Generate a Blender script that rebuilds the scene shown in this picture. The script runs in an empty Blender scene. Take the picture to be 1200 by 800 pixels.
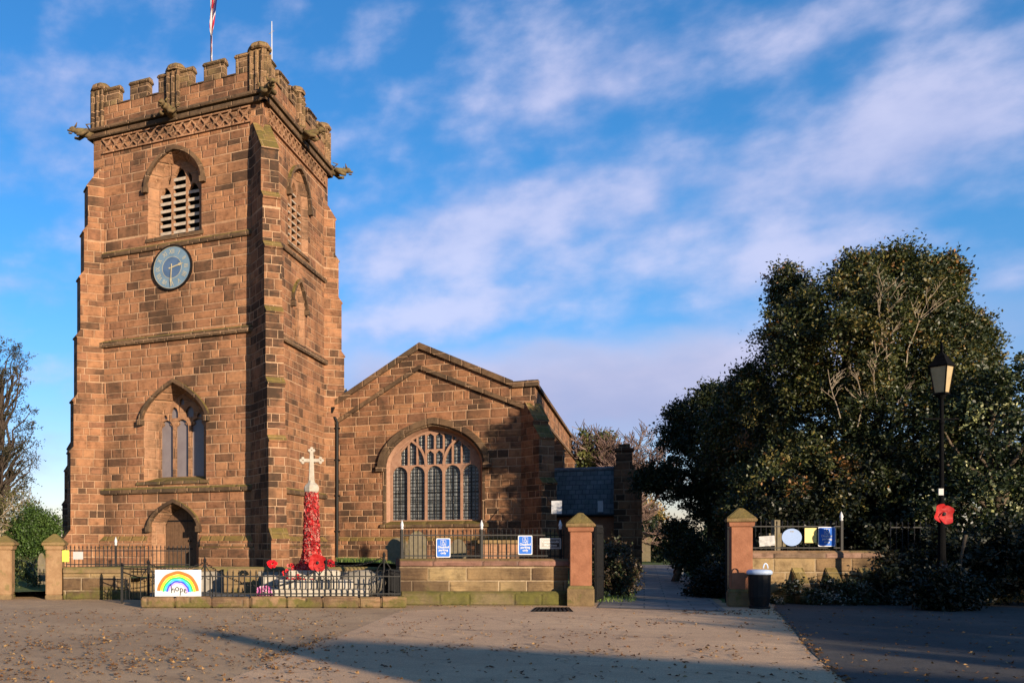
import bpy, bmesh, math, random
import numpy as np
from mathutils import Vector, Matrix
from mathutils.geometry import tessellate_polygon
R_ = math.radians
scene = bpy.context.scene
col = scene.collection
random.seed(7)

# ------------------------------------------------------------------ camera
A = R_(25.6)                       # heading of the view, left of the church's long axis
FX, CX, HY = 1054.0, 250.0, 637.0  # focal length, principal column and horizon of the photo (1200 x 800)
EYE = 1.6
Fd = Vector((-math.sin(A), math.cos(A), 0)); Rd = Vector((math.cos(A), math.sin(A), 0)); Ud = Vector((0, 0, 1))
EYEP = Vector((0, 0, EYE))
cd = bpy.data.cameras.new("camera"); cam_o = bpy.data.objects.new("camera", cd); col.objects.link(cam_o)
cam_o.location = EYEP; cam_o.rotation_euler = (R_(90), 0, A)
cd.sensor_width = 36.0; cd.lens = 36.0 * FX / 1200.0
cd.shift_x = (600 - CX) / 1200.0; cd.shift_y = (HY - 400) / 1200.0
cd.clip_start = 0.1; cd.clip_end = 6000
scene.camera = cam_o

# ------------------------------------------------------------------ sun and sky
SUN_EL = R_(10.5)
SD = Vector((0.765, -0.644, 0)).normalized()
sl = bpy.data.lights.new("sun", 'SUN'); so = bpy.data.objects.new("sun", sl); col.objects.link(so)
sl.energy = 5.0; sl.angle = R_(0.53); sl.color = (1.0, 0.81, 0.585)
sdir = Vector((SD.x * math.cos(SUN_EL), SD.y * math.cos(SUN_EL), math.sin(SUN_EL)))
so.rotation_euler = (-sdir).to_track_quat('-Z', 'Y').to_euler()
so.location = (30, -30, 30)
scene.view_settings.view_transform = 'Standard'
scene.view_settings.look = 'None'
scene.view_settings.gamma = 1.0
scene.view_settings.use_curve_mapping = False
scene.view_settings.exposure = 1.1


class NT:
    """small wrapper for writing node trees"""
    def __init__(self, tree):
        self.t = tree; self.l = tree.links

    def n(self, kind, **kw):
        nd = self.t.nodes.new(kind)
        for k, v in kw.items(): setattr(nd, k, v)
        return nd

    def put(self, sock, v):
        if v is None: return
        if isinstance(v, bpy.types.NodeSocket): self.l.new(v, sock)
        else:
            if sock.type == 'RGBA' and len(v) == 3: v = (*v, 1)
            sock.default_value = v

    def m(self, op, a, b=None, c=None, clamp=False):
        nd = self.n('ShaderNodeMath', operation=op, use_clamp=clamp)
        for i, v in enumerate((a, b, c)): self.put(nd.inputs[i], v)
        return nd.outputs[0]

    def mix(self, f, a, b, blend='MIX'):
        nd = self.n('ShaderNodeMix', data_type='RGBA', blend_type=blend)
        self.put(nd.inputs[0], f); self.put(nd.inputs[6], a); self.put(nd.inputs[7], b)
        return nd.outputs[2]

    def rng(self, v, a, b, c=0.0, d=1.0, smooth=True):
        nd = self.n('ShaderNodeMapRange', interpolation_type='SMOOTHSTEP' if smooth else 'LINEAR')
        for i, x in enumerate((v, a, b, c, d)): self.put(nd.inputs[i], x)
        return nd.outputs[0]

    def noise(self, vec, scale, detail=4, rough=0.55, dist=0.0):
        nd = self.n('ShaderNodeTexNoise')
        if vec is not None: self.l.new(vec, nd.inputs['Vector'])
        nd.inputs['Scale'].default_value = scale; nd.inputs['Detail'].default_value = detail
        nd.inputs['Roughness'].default_value = rough; nd.inputs['Distortion'].default_value = dist
        return nd.outputs[0]

    def noise1(self, w, scale):
        nd = self.n('ShaderNodeTexNoise', noise_dimensions='1D')
        self.put(nd.inputs['W'], w); nd.inputs['Scale'].default_value = scale; nd.inputs['Detail'].default_value = 1
        return nd.outputs[0]

    def wn1(self, w):
        nd = self.n('ShaderNodeTexWhiteNoise', noise_dimensions='1D'); self.put(nd.inputs['W'], w); return nd.outputs[0]

    def xyz(self, x, y, z=0.0):
        nd = self.n('ShaderNodeCombineXYZ')
        for i, v in enumerate((x, y, z)): self.put(nd.inputs[i], v)
        return nd.outputs[0]

    def wn2(self, x, y):
        nd = self.n('ShaderNodeTexWhiteNoise', noise_dimensions='2D'); self.put(nd.inputs['Vector'], self.xyz(x, y)); return nd.outputs[0]

    def ramp(self, f, pts, interp='LINEAR'):
        nd = self.n('ShaderNodeValToRGB'); cr = nd.color_ramp; cr.interpolation = interp
        while len(cr.elements) < len(pts): cr.elements.new(0.5)
        for e, (p, c) in zip(cr.elements, pts): e.position = p; e.color = (*c, 1)
        self.put(nd.inputs[0], f); return nd.outputs[0]

    def vmul(self, v, s):
        nd = self.n('ShaderNodeVectorMath', operation='MULTIPLY'); self.put(nd.inputs[0], v); self.put(nd.inputs[1], s); return nd.outputs[0]

    def vdot(self, v, s):
        nd = self.n('ShaderNodeVectorMath', operation='DOT_PRODUCT'); self.put(nd.inputs[0], v); self.put(nd.inputs[1], s); return nd.outputs['Value']


world = bpy.data.worlds.new("World"); scene.world = world; world.use_nodes = True
wt = NT(world.node_tree)
for nd in list(world.node_tree.nodes): world.node_tree.nodes.remove(nd)


def build_sky():
    sky = wt.n('ShaderNodeTexSky', sky_type='NISHITA')
    sky.sun_disc = False; sky.sun_elevation = SUN_EL; sky.sun_rotation = math.atan2(SD.x, SD.y)
    sky.altitude = 100; sky.air_density = 1.0; sky.dust_density = 0.4; sky.ozone_density = 3.0
    hs = wt.n('ShaderNodeHueSaturation'); hs.inputs['Saturation'].default_value = 1.15
    hs.inputs['Value'].default_value = 1.12
    wt.l.new(sky.outputs[0], hs.inputs['Color'])
    tc = wt.n('ShaderNodeTexCoord'); d = tc.outputs['Generated']
    f = wt.vdot(d, tuple(Fd)); r = wt.vdot(d, tuple(Rd)); z = wt.vdot(d, (0, 0, 1))
    az = wt.m('ARCTAN2', r, f); el = wt.m('ARCSINE', z)
    skyc = wt.mix(1.0, hs.outputs[0], wt.mix(wt.rng(el, R_(0), R_(20)), (1.10, 0.90, 1.12), (0.66, 1.04, 1.25)), 'MULTIPLY')
    # banks of cloud: bearing, height above the horizon, widths, slope, weight
    banks = [(-12, 24.5, 9, 4.5, 0.15, 0.95), (-14, 14.5, 9, 2.4, 0.25, 0.85), (11, 18.0, 7, 3.6, 0.05, 0.8), (20, 19.5, 8, 4.2, 0.1, 0.8), (29, 19.2, 7, 3.4, 0.1, 0.75),
             (20, 25.4, 7, 2.0, 0.05, 0.75), (27, 26.0, 5, 1.8, 0.1, 0.6), (37, 18.0, 7, 3.0, 0.15, 0.8), (39, 20.5, 5, 3.0, 0.0, 0.8), (35, 25.5, 4, 1.5, .1, .6),
             (22, 9.3, 14, 2.4, 0.0, 1.45), (8, 8.5, 7, 2.2, 0.1, 0.8), (36, 8.0, 12, 2.6, 0.0, 0.5), (16.5, 13.9, 7, 1.5, 0.15, 0.65), (33, 14.6, 6, 1.4, 0.1, 0.6),
             (41, 12.5, 8, 1.6, 0.0, 0.6), (-9, 19.5, 4, 1.4, 0.1, 0.4), (7, 27, 5, 2, .2, .35), (30, 29.5, 8, 2, .2, .45), (8, 12.5, 4, 2.0, .1, .6), (-12, 6, 8, 3, 0, .7)]
    tot = None
    for a0, e0, wa, we, sl_, wgt in banks:
        da = wt.m('SUBTRACT', az, R_(a0)); de = wt.m('SUBTRACT', el, R_(e0))
        de = wt.m('SUBTRACT', de, wt.m('MULTIPLY', da, sl_))
        q = wt.m('ADD', wt.m('POWER', wt.m('DIVIDE', da, R_(wa)), 2.0), wt.m('POWER', wt.m('DIVIDE', de, R_(we)), 2.0))
        g = wt.m('MULTIPLY', wt.m('EXPONENT', wt.m('MULTIPLY', q, -1.0)), wgt)
        tot = g if tot is None else wt.m('ADD', tot, g)
    # fair-weather cloud all round the rest of the sky
    back = wt.rng(f, 0.35, -0.1, 0.0, 0.12)
    tot = wt.m('ADD', tot, back)
    p = wt.xyz(wt.m('MULTIPLY', az, 1.0), wt.m('MULTIPLY', el, 2.1), 1.9)
    n1 = wt.noise(p, 6.5, 7, 0.50, 0.0)
    p2 = wt.xyz(wt.m('ADD', wt.m('MULTIPLY', az, 1.0), wt.m('MULTIPLY', el, -0.05)), wt.m('MULTIPLY', el, 1.5), 2.1)
    n2 = wt.noise(p2, 17.0, 6, 0.5, 0.0)
    nn = wt.m('ADD', wt.m('MULTIPLY', n1, 0.62), wt.m('MULTIPLY', n2, 0.38))
    dens = wt.m('ADD', wt.m('MULTIPLY', tot, 0.60), wt.m('MULTIPLY', wt.m('SUBTRACT', nn, 0.5), 2.7))
    cov = wt.rng(dens, 0.02, 0.88, 0.0, 0.72)
    lowgrey = wt.rng(el, R_(13), R_(6), 0.0, 1.0)
    bright = wt.mix(wt.rng(nn, 0.40, 0.66), (3.1, 3.3, 5.0), (4.5, 4.4, 5.8))
    ccol = wt.mix(wt.m('MULTIPLY', lowgrey, 0.62), bright, (2.5, 2.7, 4.2))
    c = wt.mix(cov, skyc, ccol)
    lo_n = wt.m('MULTIPLY', wt.m('SUBTRACT', n1, 0.5), 0.10)
    elw = wt.m('ADD', el, lo_n)
    st_ = wt.m('MULTIPLY', wt.rng(elw, R_(4.0), R_(8.0)), wt.rng(elw, R_(10.0), R_(12.4), 1.0, 0.0))
    st_ = wt.m('MULTIPLY', st_, wt.m('MULTIPLY', wt.rng(az, R_(2), R_(12)), wt.rng(az, R_(28), R_(44), 1.0, 0.25)))
    c = wt.mix(wt.m('MULTIPLY', st_, 0.72), c, wt.mix(wt.rng(elw, R_(8.0), R_(11.5)), (2.35, 2.6, 4.1), (3.7, 3.6, 4.8)))
    bg = wt.n('ShaderNodeBackground'); bg.inputs['Strength'].default_value = 0.08
    wt.l.new(c, bg.inputs['Color'])
    out = wt.n('ShaderNodeOutputWorld'); wt.l.new(bg.outputs[0], out.inputs['Surface'])


build_sky()

# ------------------------------------------------------------------ where things are


def cam(px, py, Z):
    return EYEP + Fd * Z + Rd * ((px - CX) / FX * Z) + Ud * ((HY - py) / FX * Z)


def XZ(X, Z, z=0.0):
    v = Fd * Z + Rd * X; v.z = z; return v


def onY(px, py, Y):
    u = (px - CX) / FX; t = Y / (Fd.y + u * Rd.y); d = Fd + Rd * u + Ud * ((HY - py) / FX)
    return EYEP + d * t


def onX(px, py, Xp):
    u = (px - CX) / FX; t = Xp / (Fd.x + u * Rd.x); d = Fd + Rd * u + Ud * ((HY - py) / FX)
    return EYEP + d * t


def onZ(px, py, z=0.0):
    t = (z - EYE) / ((HY - py) / FX); d = Fd + Rd * ((px - CX) / FX) + Ud * ((HY - py) / FX)
    return EYEP + d * t


class Frame:
    def __init__(self, o, U, V, N): self.o, self.U, self.V, self.N = Vector(o), Vector(U), Vector(V), Vector(N)
    def __call__(self, u, v, d=0.0): return self.o + self.U * u + self.V * v + self.N * d


def front(Z): return Frame(Fd * Z, Rd, Ud, -Fd)       # upright plane along the road edge: u = sideways metres, v = height


def fu(px, Z): return (px - CX) / FX * Z


def fz(py, Z): return EYE + (HY - py) / FX * Z


# ------------------------------------------------------------------ object helpers


def tag(o, label=None, cat=None, group=None, kind=None):
    if label: o['label'] = label
    if cat: o['category'] = cat
    if group: o['group'] = group
    if kind: o['kind'] = kind
    return o


def thing(name, label, cat, loc=(0, 0, 0), group=None):
    o = bpy.data.objects.new(name, None); col.objects.link(o); o.location = loc; o.empty_display_size = 0.3
    return tag(o, label, cat, group)


ORG = {}


def origin(o):
    return ORG.get(o.name, Vector((0, 0, 0))) if o is not None else Vector((0, 0, 0))


class MB:
    def __init__(self): self.v = []; self.f = []; self.c = None

    def quad(self, *p):
        i = len(self.v); self.v += [Vector(q) for q in p]; self.f.append(tuple(range(i, i + len(p)))); return self

    def hexa(self, b, t):
        i = len(self.v); n = len(b); self.v += [Vector(q) for q in b] + [Vector(q) for q in t]
        self.f.append(tuple(i + k for k in reversed(range(n)))); self.f.append(tuple(i + n + k for k in range(n)))
        for k in range(n): self.f.append((i + k, i + (k + 1) % n, i + n + (k + 1) % n, i + n + k))
        return self

    def box(self, x0, x1, y0, y1, z0, z1):
        return self.hexa([(x0, y0, z0), (x1, y0, z0), (x1, y1, z0), (x0, y1, z0)], [(x0, y0, z1), (x1, y0, z1), (x1, y1, z1), (x0, y1, z1)])

    def fbox(self, F, u0, u1, v0, v1, d0, d1):
        return self.hexa([F(u0, v0, d0), F(u1, v0, d0), F(u1, v1, d0), F(u0, v1, d0)], [F(u0, v0, d1), F(u1, v0, d1), F(u1, v1, d1), F(u0, v1, d1)])

    def prism(self, F, poly, d0, d1):
        return self.hexa([F(u, v, d0) for u, v in poly], [F(u, v, d1) for u, v in poly])

    def face(self, F, outer, holes=(), d=0.0):
        loops = [[Vector((u, v, 0)) for u, v in l] for l in (outer, *holes)]
        i = len(self.v)
        for l in loops: self.v += [F(p.x, p.y, d) for p in loops[loops.index(l)]] if False else [F(p.x, p.y, d) for p in l]
        for t in tessellate_polygon(loops): self.f.append(tuple(i + k for k in t))
        return self

    def loft(self, F, l0, d0, l1, d1, closed=True):
        i = len(self.v); n = len(l0)
        self.v += [F(u, v, d0) for u, v in l0] + [F(u, v, d1) for u, v in l1]
        for k in range(n if closed else n - 1): self.f.append((i + k, i + (k + 1) % n, i + n + (k + 1) % n, i + n + k))
        return self

    def plate(self, F, outer, holes, d0, d1):
        self.face(F, outer, holes, d1); self.face(F, outer, holes, d0)
        for l in (outer, *holes): self.loft(F, l, d0, l, d1)
        return self

    def strip(self, F, a, b, d0, d1):
        """bar between two open outlines a and b, raised from d0 to d1"""
        n = len(a); i = len(self.v)
        for l, d in ((a, d0), (a, d1), (b, d1), (b, d0)): self.v += [F(u, v, d) for u, v in l]
        for k in range(n - 1):
            for s in range(4):
                s2 = (s + 1) % 4
                self.f.append((i + s * n + k, i + s * n + k + 1, i + s2 * n + k + 1, i + s2 * n + k))
        for k in (0, n - 1): self.f.append(tuple(i + s * n + k for s in range(4)))
        return self

    def tube(self, pts, rad, n=6, cap=True):
        pts = [Vector(p) for p in pts]
        if not hasattr(rad, '__len__'): rad = [rad] * len(pts)
        i0 = len(self.v); prev = None
        for k, p in enumerate(pts):
            t = (pts[min(k + 1, len(pts) - 1)] - pts[max(k - 1, 0)])
            if t.length < 1e-9: t = Vector((0, 0, 1))
            t.normalize()
            if prev is None: prev = t.orthogonal().normalized()
            a = (prev - t * prev.dot(t))
            a = a.normalized() if a.length > 1e-6 else t.orthogonal().normalized()
            prev = a; b = t.cross(a)
            for j in range(n):
                th = 2 * math.pi * j / n
                self.v.append(p + (a * math.cos(th) + b * math.sin(th)) * rad[k])
        for k in range(len(pts) - 1):
            for j in range(n):
                j2 = (j + 1) % n
                self.f.append((i0 + k * n + j, i0 + k * n + j2, i0 + (k + 1) * n + j2, i0 + (k + 1) * n + j))
        if cap:
            self.f.append(tuple(i0 + j for j in reversed(range(n)))); e = i0 + (len(pts) - 1) * n
            self.f.append(tuple(e + j for j in range(n)))
        return self

    def lathe(self, c, prof, n=12, rot=0.0, sx=1.0, sy=1.0):
        c = Vector(c); i0 = len(self.v)
        ca, sa = math.cos(A), math.sin(A)
        for r, z in prof:
            for j in range(n):
                th = 2 * math.pi * j / n + rot
                self.v.append(c + Vector((r * math.cos(th) * sx, r * math.sin(th) * sy, z)))
        for k in range(len(prof) - 1):
            for j in range(n):
                j2 = (j + 1) % n
                self.f.append((i0 + k * n + j, i0 + k * n + j2, i0 + (k + 1) * n + j2, i0 + (k + 1) * n + j))
        self.f.append(tuple(i0 + j for j in reversed(range(n)))); e = i0 + (len(prof) - 1) * n
        self.f.append(tuple(e + j for j in range(n)))
        return self

    def blob(self, c, rx, ry, rz, M=None, n=8, m=6):
        c = Vector(c); i0 = len(self.v)
        for k in range(m + 1):
            ph = math.pi * k / m
            for j in range(n):
                th = 2 * math.pi * j / n
                p = Vector((rx * math.sin(ph) * math.cos(th), ry * math.sin(ph) * math.sin(th), rz * math.cos(ph)))
                if M is not None: p = M @ p
                self.v.append(c + p)
        for k in range(m):
            for j in range(n):
                j2 = (j + 1) % n
                self.f.append((i0 + k * n + j, i0 + k * n + j2, i0 + (k + 1) * n + j2, i0 + (k + 1) * n + j))
        return self

    def build(self, name, mat, parent=None, bevel=0.0, smooth=False, loc=None, recalc=True, jitter=0.0):
        me = bpy.data.meshes.new(name)
        org = Vector(loc) if loc is not None else origin(parent)
        me.from_pydata([tuple(p - org) for p in self.v], [], self.f)
        if recalc:
            bm = bmesh.new(); bm.from_mesh(me)
            bmesh.ops.remove_doubles(bm, verts=bm.verts, dist=1e-5)
            bmesh.ops.recalc_face_normals(bm, faces=bm.faces)
            if bevel:
                es = [e for e in bm.edges if len(e.link_faces) == 2 and e.calc_face_angle(0) > 0.5]
                bmesh.ops.bevel(bm, geom=es, offset=bevel, segments=2, affect='EDGES', clamp_overlap=True)
            if jitter:
                rr = random.Random(len(self.v))
                for v in bm.verts: v.co += Vector((rr.uniform(-1, 1), rr.uniform(-1, 1), rr.uniform(-1, 1))) * jitter
            bm.to_mesh(me); bm.free()
        if smooth:
            me.polygons.foreach_set('use_smooth', [True] * len(me.polygons))
        for m_ in (mat if isinstance(mat, (list, tuple)) else [mat]): me.materials.append(m_)
        o = bpy.data.objects.new(name, me); col.objects.link(o)
        if parent is not None: o.parent = parent
        else: o.location = org
        ORG[o.name] = org
        return o


def mk(name, label, cat, loc=(0, 0, 0), group=None):
    o = thing(name, label, cat, loc, group); ORG[o.name] = Vector(loc); return o


def copy_tree(o, loc, label=None, group=None):
    r = o.copy(); col.objects.link(r); r.location = loc
    if label: r['label'] = label
    if group: r['group'] = group
    for ch in list(o.children):
        c = ch.copy(); col.objects.link(c); c.parent = r
        for g in list(ch.children):
            d = g.copy(); col.objects.link(d); d.parent = c
    return r


# ------------------------------------------------------------------ materials
def newmat(name):
    m = bpy.data.materials.new(name); m.use_nodes = True
    t = NT(m.node_tree); b = m.node_tree.nodes['Principled BSDF']
    return m, t, b


def stone(name, pal, bw=0.8, bh=0.37, mort=(0.34, 0.215, 0.13), mw=0.014, moss=0.6, mosscol=(0.20, 0.15, 0.026), soot=0.5, bump=0.5, low=None):
    m, t, b = newmat(name)
    g = t.n('ShaderNodeNewGeometry'); P = g.outputs['Position']; N = g.outputs['True Normal']
    sp = t.n('ShaderNodeSeparateXYZ'); t.l.new(P, sp.inputs[0]); sn = t.n('ShaderNodeSeparateXYZ'); t.l.new(N, sn.inputs[0])
    u = t.m('SUBTRACT', t.m('MULTIPLY', sp.outputs[1], sn.outputs[0]), t.m('MULTIPLY', sp.outputs[0], sn.outputs[1]))
    v = sp.outputs[2]
    v2 = t.m('ADD', v, t.m('MULTIPLY', t.m('SUBTRACT', t.noise1(v, 0.9), 0.5), 0.55))
    vr = t.m('DIVIDE', v2, bh); row = t.m('FLOOR', vr); fv = t.m('FRACT', vr)
    w1 = t.wn1(row); w2 = t.wn1(t.m('ADD', row, 37.7))
    wid = t.m('MULTIPLY', t.m('ADD', t.m('MULTIPLY', w2, 0.8), 0.65), bw)
    uu = t.m('ADD', t.m('DIVIDE', u, wid), t.m('MULTIPLY', w1, 13.0))
    cl = t.m('FLOOR', uu); f = t.m('FRACT', uu)
    jc = t.m('MULTIPLY', t.wn2(cl, row), 0.5); jn = t.m('MULTIPLY', t.wn2(t.m('ADD', cl, 1.0), row), 0.5)
    less = t.m('LESS_THAN', f, jc); cid = t.m('SUBTRACT', cl, less)
    du = t.m('MULTIPLY', t.m('MINIMUM', t.m('ABSOLUTE', t.m('SUBTRACT', f, jc)), t.m('SUBTRACT', t.m('ADD', jn, 1.0), f)), wid)
    dv = t.m('MULTIPLY', t.m('MINIMUM', fv, t.m('SUBTRACT', 1.0, fv)), bh)
    nz = t.noise(P, 9.0, 3)
    d = t.m('ADD', t.m('MINIMUM', du, dv), t.m('MULTIPLY', t.m('SUBTRACT', nz, 0.5), 0.022))
    mask = t.rng(d, mw * 0.55, mw * 1.7)
    blk = t.wn2(t.m('ADD', cid, 0.37), row); blk2 = t.wn2(t.m('ADD', cid, 9.1), t.m('ADD', row, 5.5))
    c = t.ramp(blk, pal)
    # bedding, mottling, soot
    n1 = t.noise(P, 3.2, 6, 0.62)
    c = t.mix(1.0, c, t.ramp(n1, [(0.25, (0.42, 0.38, 0.34)), (0.47, (1, 1, 1)), (0.75, (1.36, 1.34, 1.26))]), 'MULTIPLY')
    bed = t.noise(t.xyz(t.m('MULTIPLY', u, 1.2), t.m('ADD', t.m('MULTIPLY', v, 16.0), t.m('MULTIPLY', blk2, 40)), 0.0), 1.0, 5, 0.65, 0.8)
    c = t.mix(t.m('MULTIPLY', blk2, 0.8), c, t.mix(1.0, c, t.ramp(bed, [(0.3, (0.40, 0.36, 0.33)), (0.52, (1.1, 1.08, 1.05))]), 'MULTIPLY'))
    sootn = t.noise(t.vmul(P, (1, 1, 0.6)), 0.55, 7, 0.62)
    edge = t.rng(t.m('ADD', d, t.m('MULTIPLY', n1, 0.12)), 0.05, 0.17, 1.0, 0.0)
    sm = t.m('MULTIPLY', t.rng(t.m('ADD', sootn, t.m('MULTIPLY', blk2, 0.22)), 0.56, 0.80), soot)
    sm = t.m('MULTIPLY', sm, t.rng(n1, 0.3, 0.6, 0.45, 1.0))
    c = t.mix(sm, c, (0.030, 0.021, 0.015))
    st = t.m('ADD', t.m('ADD', t.m('MULTIPLY', blk, 0.34), t.m('MULTIPLY', sootn, 0.95)), t.m('MULTIPLY', t.m('ADD', n1, bed), 0.55))
    c = t.mix(t.m('MULTIPLY', t.rng(st, 1.13, 1.46), 0.75 + 0.25 * soot), c, (0.040, 0.024, 0.015))
    c = t.mix(t.m('MULTIPLY', t.m('SUBTRACT', 1.0, mask), t.rng(t.noise(P, 0.7, 4), 0.35, 0.6, 0.35, 0.95)), c, mort)
    mm = t.m('MULTIPLY', t.rng(t.m('ADD', sn.outputs[2], t.m('MULTIPLY', t.m('SUBTRACT', n1, 0.5), 0.9)), 0.25, 0.6), moss)
    c = t.mix(mm, c, t.mix(t.noise(P, 6, 3), (0.05, 0.045, 0.02), mosscol))
    if low:     # damp green growth near the ground, up to height `low`
        gm = t.m('MULTIPLY', t.rng(t.m('ADD', v, t.m('MULTIPLY', t.m('SUBTRACT', t.noise(P, 2.2, 5), 0.5), 0.9)), low * 0.55, low * 1.25, 1.0, 0.0), t.rng(t.noise(P, 1.7, 6, 0.65), 0.36, 0.6, 0.15, 0.95))
        c = t.mix(gm, c, t.mix(t.noise(P, 5, 4), (0.028, 0.028, 0.012), (0.115, 0.105, 0.022)))
    t.l.new(c, b.inputs['Base Color']); b.inputs['Roughness'].default_value = 0.92
    b.inputs['Specular IOR Level'].default_value = 0.2
    h = t.m('ADD', t.m('MULTIPLY', t.rng(d, 0.0, 0.06), 0.6), t.m('ADD', t.m('MULTIPLY', t.noise(P, 14, 6, 0.7), 0.5), t.m('MULTIPLY', bed, 0.35)))
    h = t.m('ADD', h, t.m('MULTIPLY', blk2, 0.4))
    bp = t.n('ShaderNodeBump'); bp.inputs['Strength'].default_value = min(1.0, bump * 1.6); bp.inputs['Distance'].default_value = 0.07
    t.l.new(h, bp.inputs['Height']); t.l.new(bp.outputs[0], b.inputs['Normal'])
    return m


def plain(name, c1, c2, scale=6, rough=0.9, moss=0.0, mosscol=(0.20, 0.17, 0.035), bump=0.3, spec=0.2, metal=0.0, spots=None):
    m, t, b = newmat(name)
    g = t.n('ShaderNodeNewGeometry'); P = g.outputs['Position']; sn = t.n('ShaderNodeSeparateXYZ'); t.l.new(g.outputs['True Normal'], sn.inputs[0])
    n1 = t.noise(P, scale, 6, 0.6)
    c = t.mix(t.rng(n1, 0.3, 0.7), c1, c2)
    if spots: c = t.mix(t.rng(t.noise(P, scale * 0.6, 5, 0.6), 0.55, 0.68, 0, 0.9), c, spots)
    if moss:
        mm = t.m('MULTIPLY', t.rng(t.m('ADD', sn.outputs[2], t.m('MULTIPLY', t.m('SUBTRACT', t.noise(P, 5, 5), 0.5), 1.4)), 0.1, 0.6), moss)
        c = t.mix(mm, c, t.mix(t.noise(P, 8, 3), (0.06, 0.055, 0.025), mosscol))
    t.l.new(c, b.inputs['Base Color']); b.inputs['Roughness'].default_value = rough; b.inputs['Metallic'].default_value = metal
    b.inputs['Specular IOR Level'].default_value = spec
    if bump:
        bp = t.n('ShaderNodeBump'); bp.inputs['Strength'].default_value = bump; bp.inputs['Distance'].default_value = 0.03
        t.l.new(t.noise(P, scale * 3, 5, 0.65), bp.inputs['Height']); t.l.new(bp.outputs[0], b.inputs['Normal'])
    return m


def attr_mat(name, rough=0.6, trans=0.0, spec=0.3, attr='tint'):
    m, t, b = newmat(name)
    at = t.n('ShaderNodeAttribute', attribute_name=attr)
    t.l.new(at.outputs[0], b.inputs['Base Color']); b.inputs['Roughness'].default_value = rough
    b.inputs['Specular IOR Level'].default_value = spec
    if trans:
        tr = t.n('ShaderNodeBsdfTranslucent'); t.l.new(t.mix(1.0, at.outputs[0], (1.1, 1.25, 0.5), 'MULTIPLY'), tr.inputs[0])
        mx = t.n('ShaderNodeMixShader'); mx.inputs[0].default_value = trans
        t.l.new(b.outputs[0], mx.inputs[1]); t.l.new(tr.outputs[0], mx.inputs[2])
        t.l.new(mx.outputs[0], m.node_tree.nodes['Material Output'].inputs['Surface'])
    return m


PAL = [(0.0, (0.2372, 0.1203, 0.0626)), (0.2, (0.2108, 0.1017, 0.0526)), (0.45, (0.2222, 0.1069, 0.0559)), (0.6, (0.1886, 0.0912, 0.0482)), (0.75, (0.2186, 0.1017, 0.0570)), (0.9, (0.1802, 0.0889, 0.0482)), (1.0, (0.1616, 0.0813, 0.0454))]
PAL_A = [(0.0, (0.2173, 0.1100, 0.0564)), (0.25, (0.1865, 0.0896, 0.0461)), (0.5, (0.1991, 0.0937, 0.0506)), (0.7, (0.1522, 0.0754, 0.0409)), (0.85, (0.1830, 0.0849, 0.0487)), (1.0, (0.1221, 0.0625, 0.0371))]
PAL_W = [(0.0, (0.211, 0.155, 0.081)), (0.4, (0.172, 0.115, 0.059)), (0.75, (0.152, 0.096, 0.050)), (1.0, (0.112, 0.079, 0.042))]
M = {}
M['tower'] = stone('tower_sandstone', PAL, 0.74, 0.345, soot=0.55)
M['aisle'] = stone('aisle_sandstone', PAL_A, 0.66, 0.33, soot=0.75)
M['trim'] = stone('trim_sandstone', [(0, (0.063, 0.043, 0.027)), (0.5, (0.103, 0.063, 0.036)), (1, (0.137, 0.084, 0.047))], 0.9, 0.9, moss=0.75, soot=0.7, mw=0.010)
M['buttress'] = stone('weathered_buttress_sandstone', PAL_A, 0.62, 0.345, mort=(0.36, 0.23, 0.14), soot=1.0, moss=0.7)
M['merlon'] = stone('weathered_parapet_sandstone', [(0, (0.13, 0.085, 0.045)), (0.4, (0.20, 0.12, 0.065)), (0.8, (0.17, 0.125, 0.055)), (1, (0.24, 0.14, 0.08))], 0.5, 0.30, moss=0.8, soot=0.9)
M['dress'] = stone('dressed_sandstone', [(0, (0.217, 0.115, 0.065)), (1, (0.271, 0.151, 0.089))], 0.9, 0.42, moss=0.25, soot=0.25, mw=0.008)
M['mullion'] = plain('pink_tracery_stone', (0.212, 0.114, 0.075), (0.265, 0.156, 0.106), 5, bump=0.3)
M['wall'] = stone('boundary_sandstone', PAL_W, 1.3, 0.34, mort=(0.30, 0.23, 0.15), mw=0.010, moss=0.5, soot=0.45, low=0.30)
M['darkwall'] = stone('shaded_boundary_sandstone', PAL_W, 1.0, 0.30, mort=(0.26, 0.2, 0.13), mw=0.010, moss=0.6, soot=0.7, low=0.35)  # boundary stone again, shade put in through darker joints and blacker staining
M['kerb'] = stone('kerb_sandstone', [(0, (0.177, 0.109, 0.063)), (1, (0.231, 0.150, 0.091))], 1.35, 3.0, mort=(0.109, 0.082, 0.056), moss=0.35, soot=0.3, low=0.22)
M['mosskerb'] = stone('mossy_base_course', [(0, (0.109, 0.082, 0.049)), (1, (0.163, 0.122, 0.070))], 1.0, 3.0, mort=(0.068, 0.054, 0.035), moss=0.5, soot=0.9, low=0.7)
M['pier'] = plain('red_pier_stone', (0.204, 0.085, 0.046), (0.272, 0.119, 0.066), 4, bump=0.35, moss=0.3)
M['pierbase'] = plain('pier_base_stone', (0.116, 0.078, 0.041), (0.170, 0.116, 0.057), 5, moss=0.5, bump=0.5, spots=(0.082, 0.075, 0.021))
M['cap'] = plain('lichened_cap_stone', (0.136, 0.088, 0.042), (0.190, 0.129, 0.059), 6, moss=0.75, mosscol=(0.177, 0.129, 0.028), bump=0.7)
M['gargoyle'] = plain('blackened_mossy_stone', (0.068, 0.048, 0.025), (0.129, 0.088, 0.042), 5, moss=0.7, mosscol=(0.163, 0.129, 0.028), bump=0.7)
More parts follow.
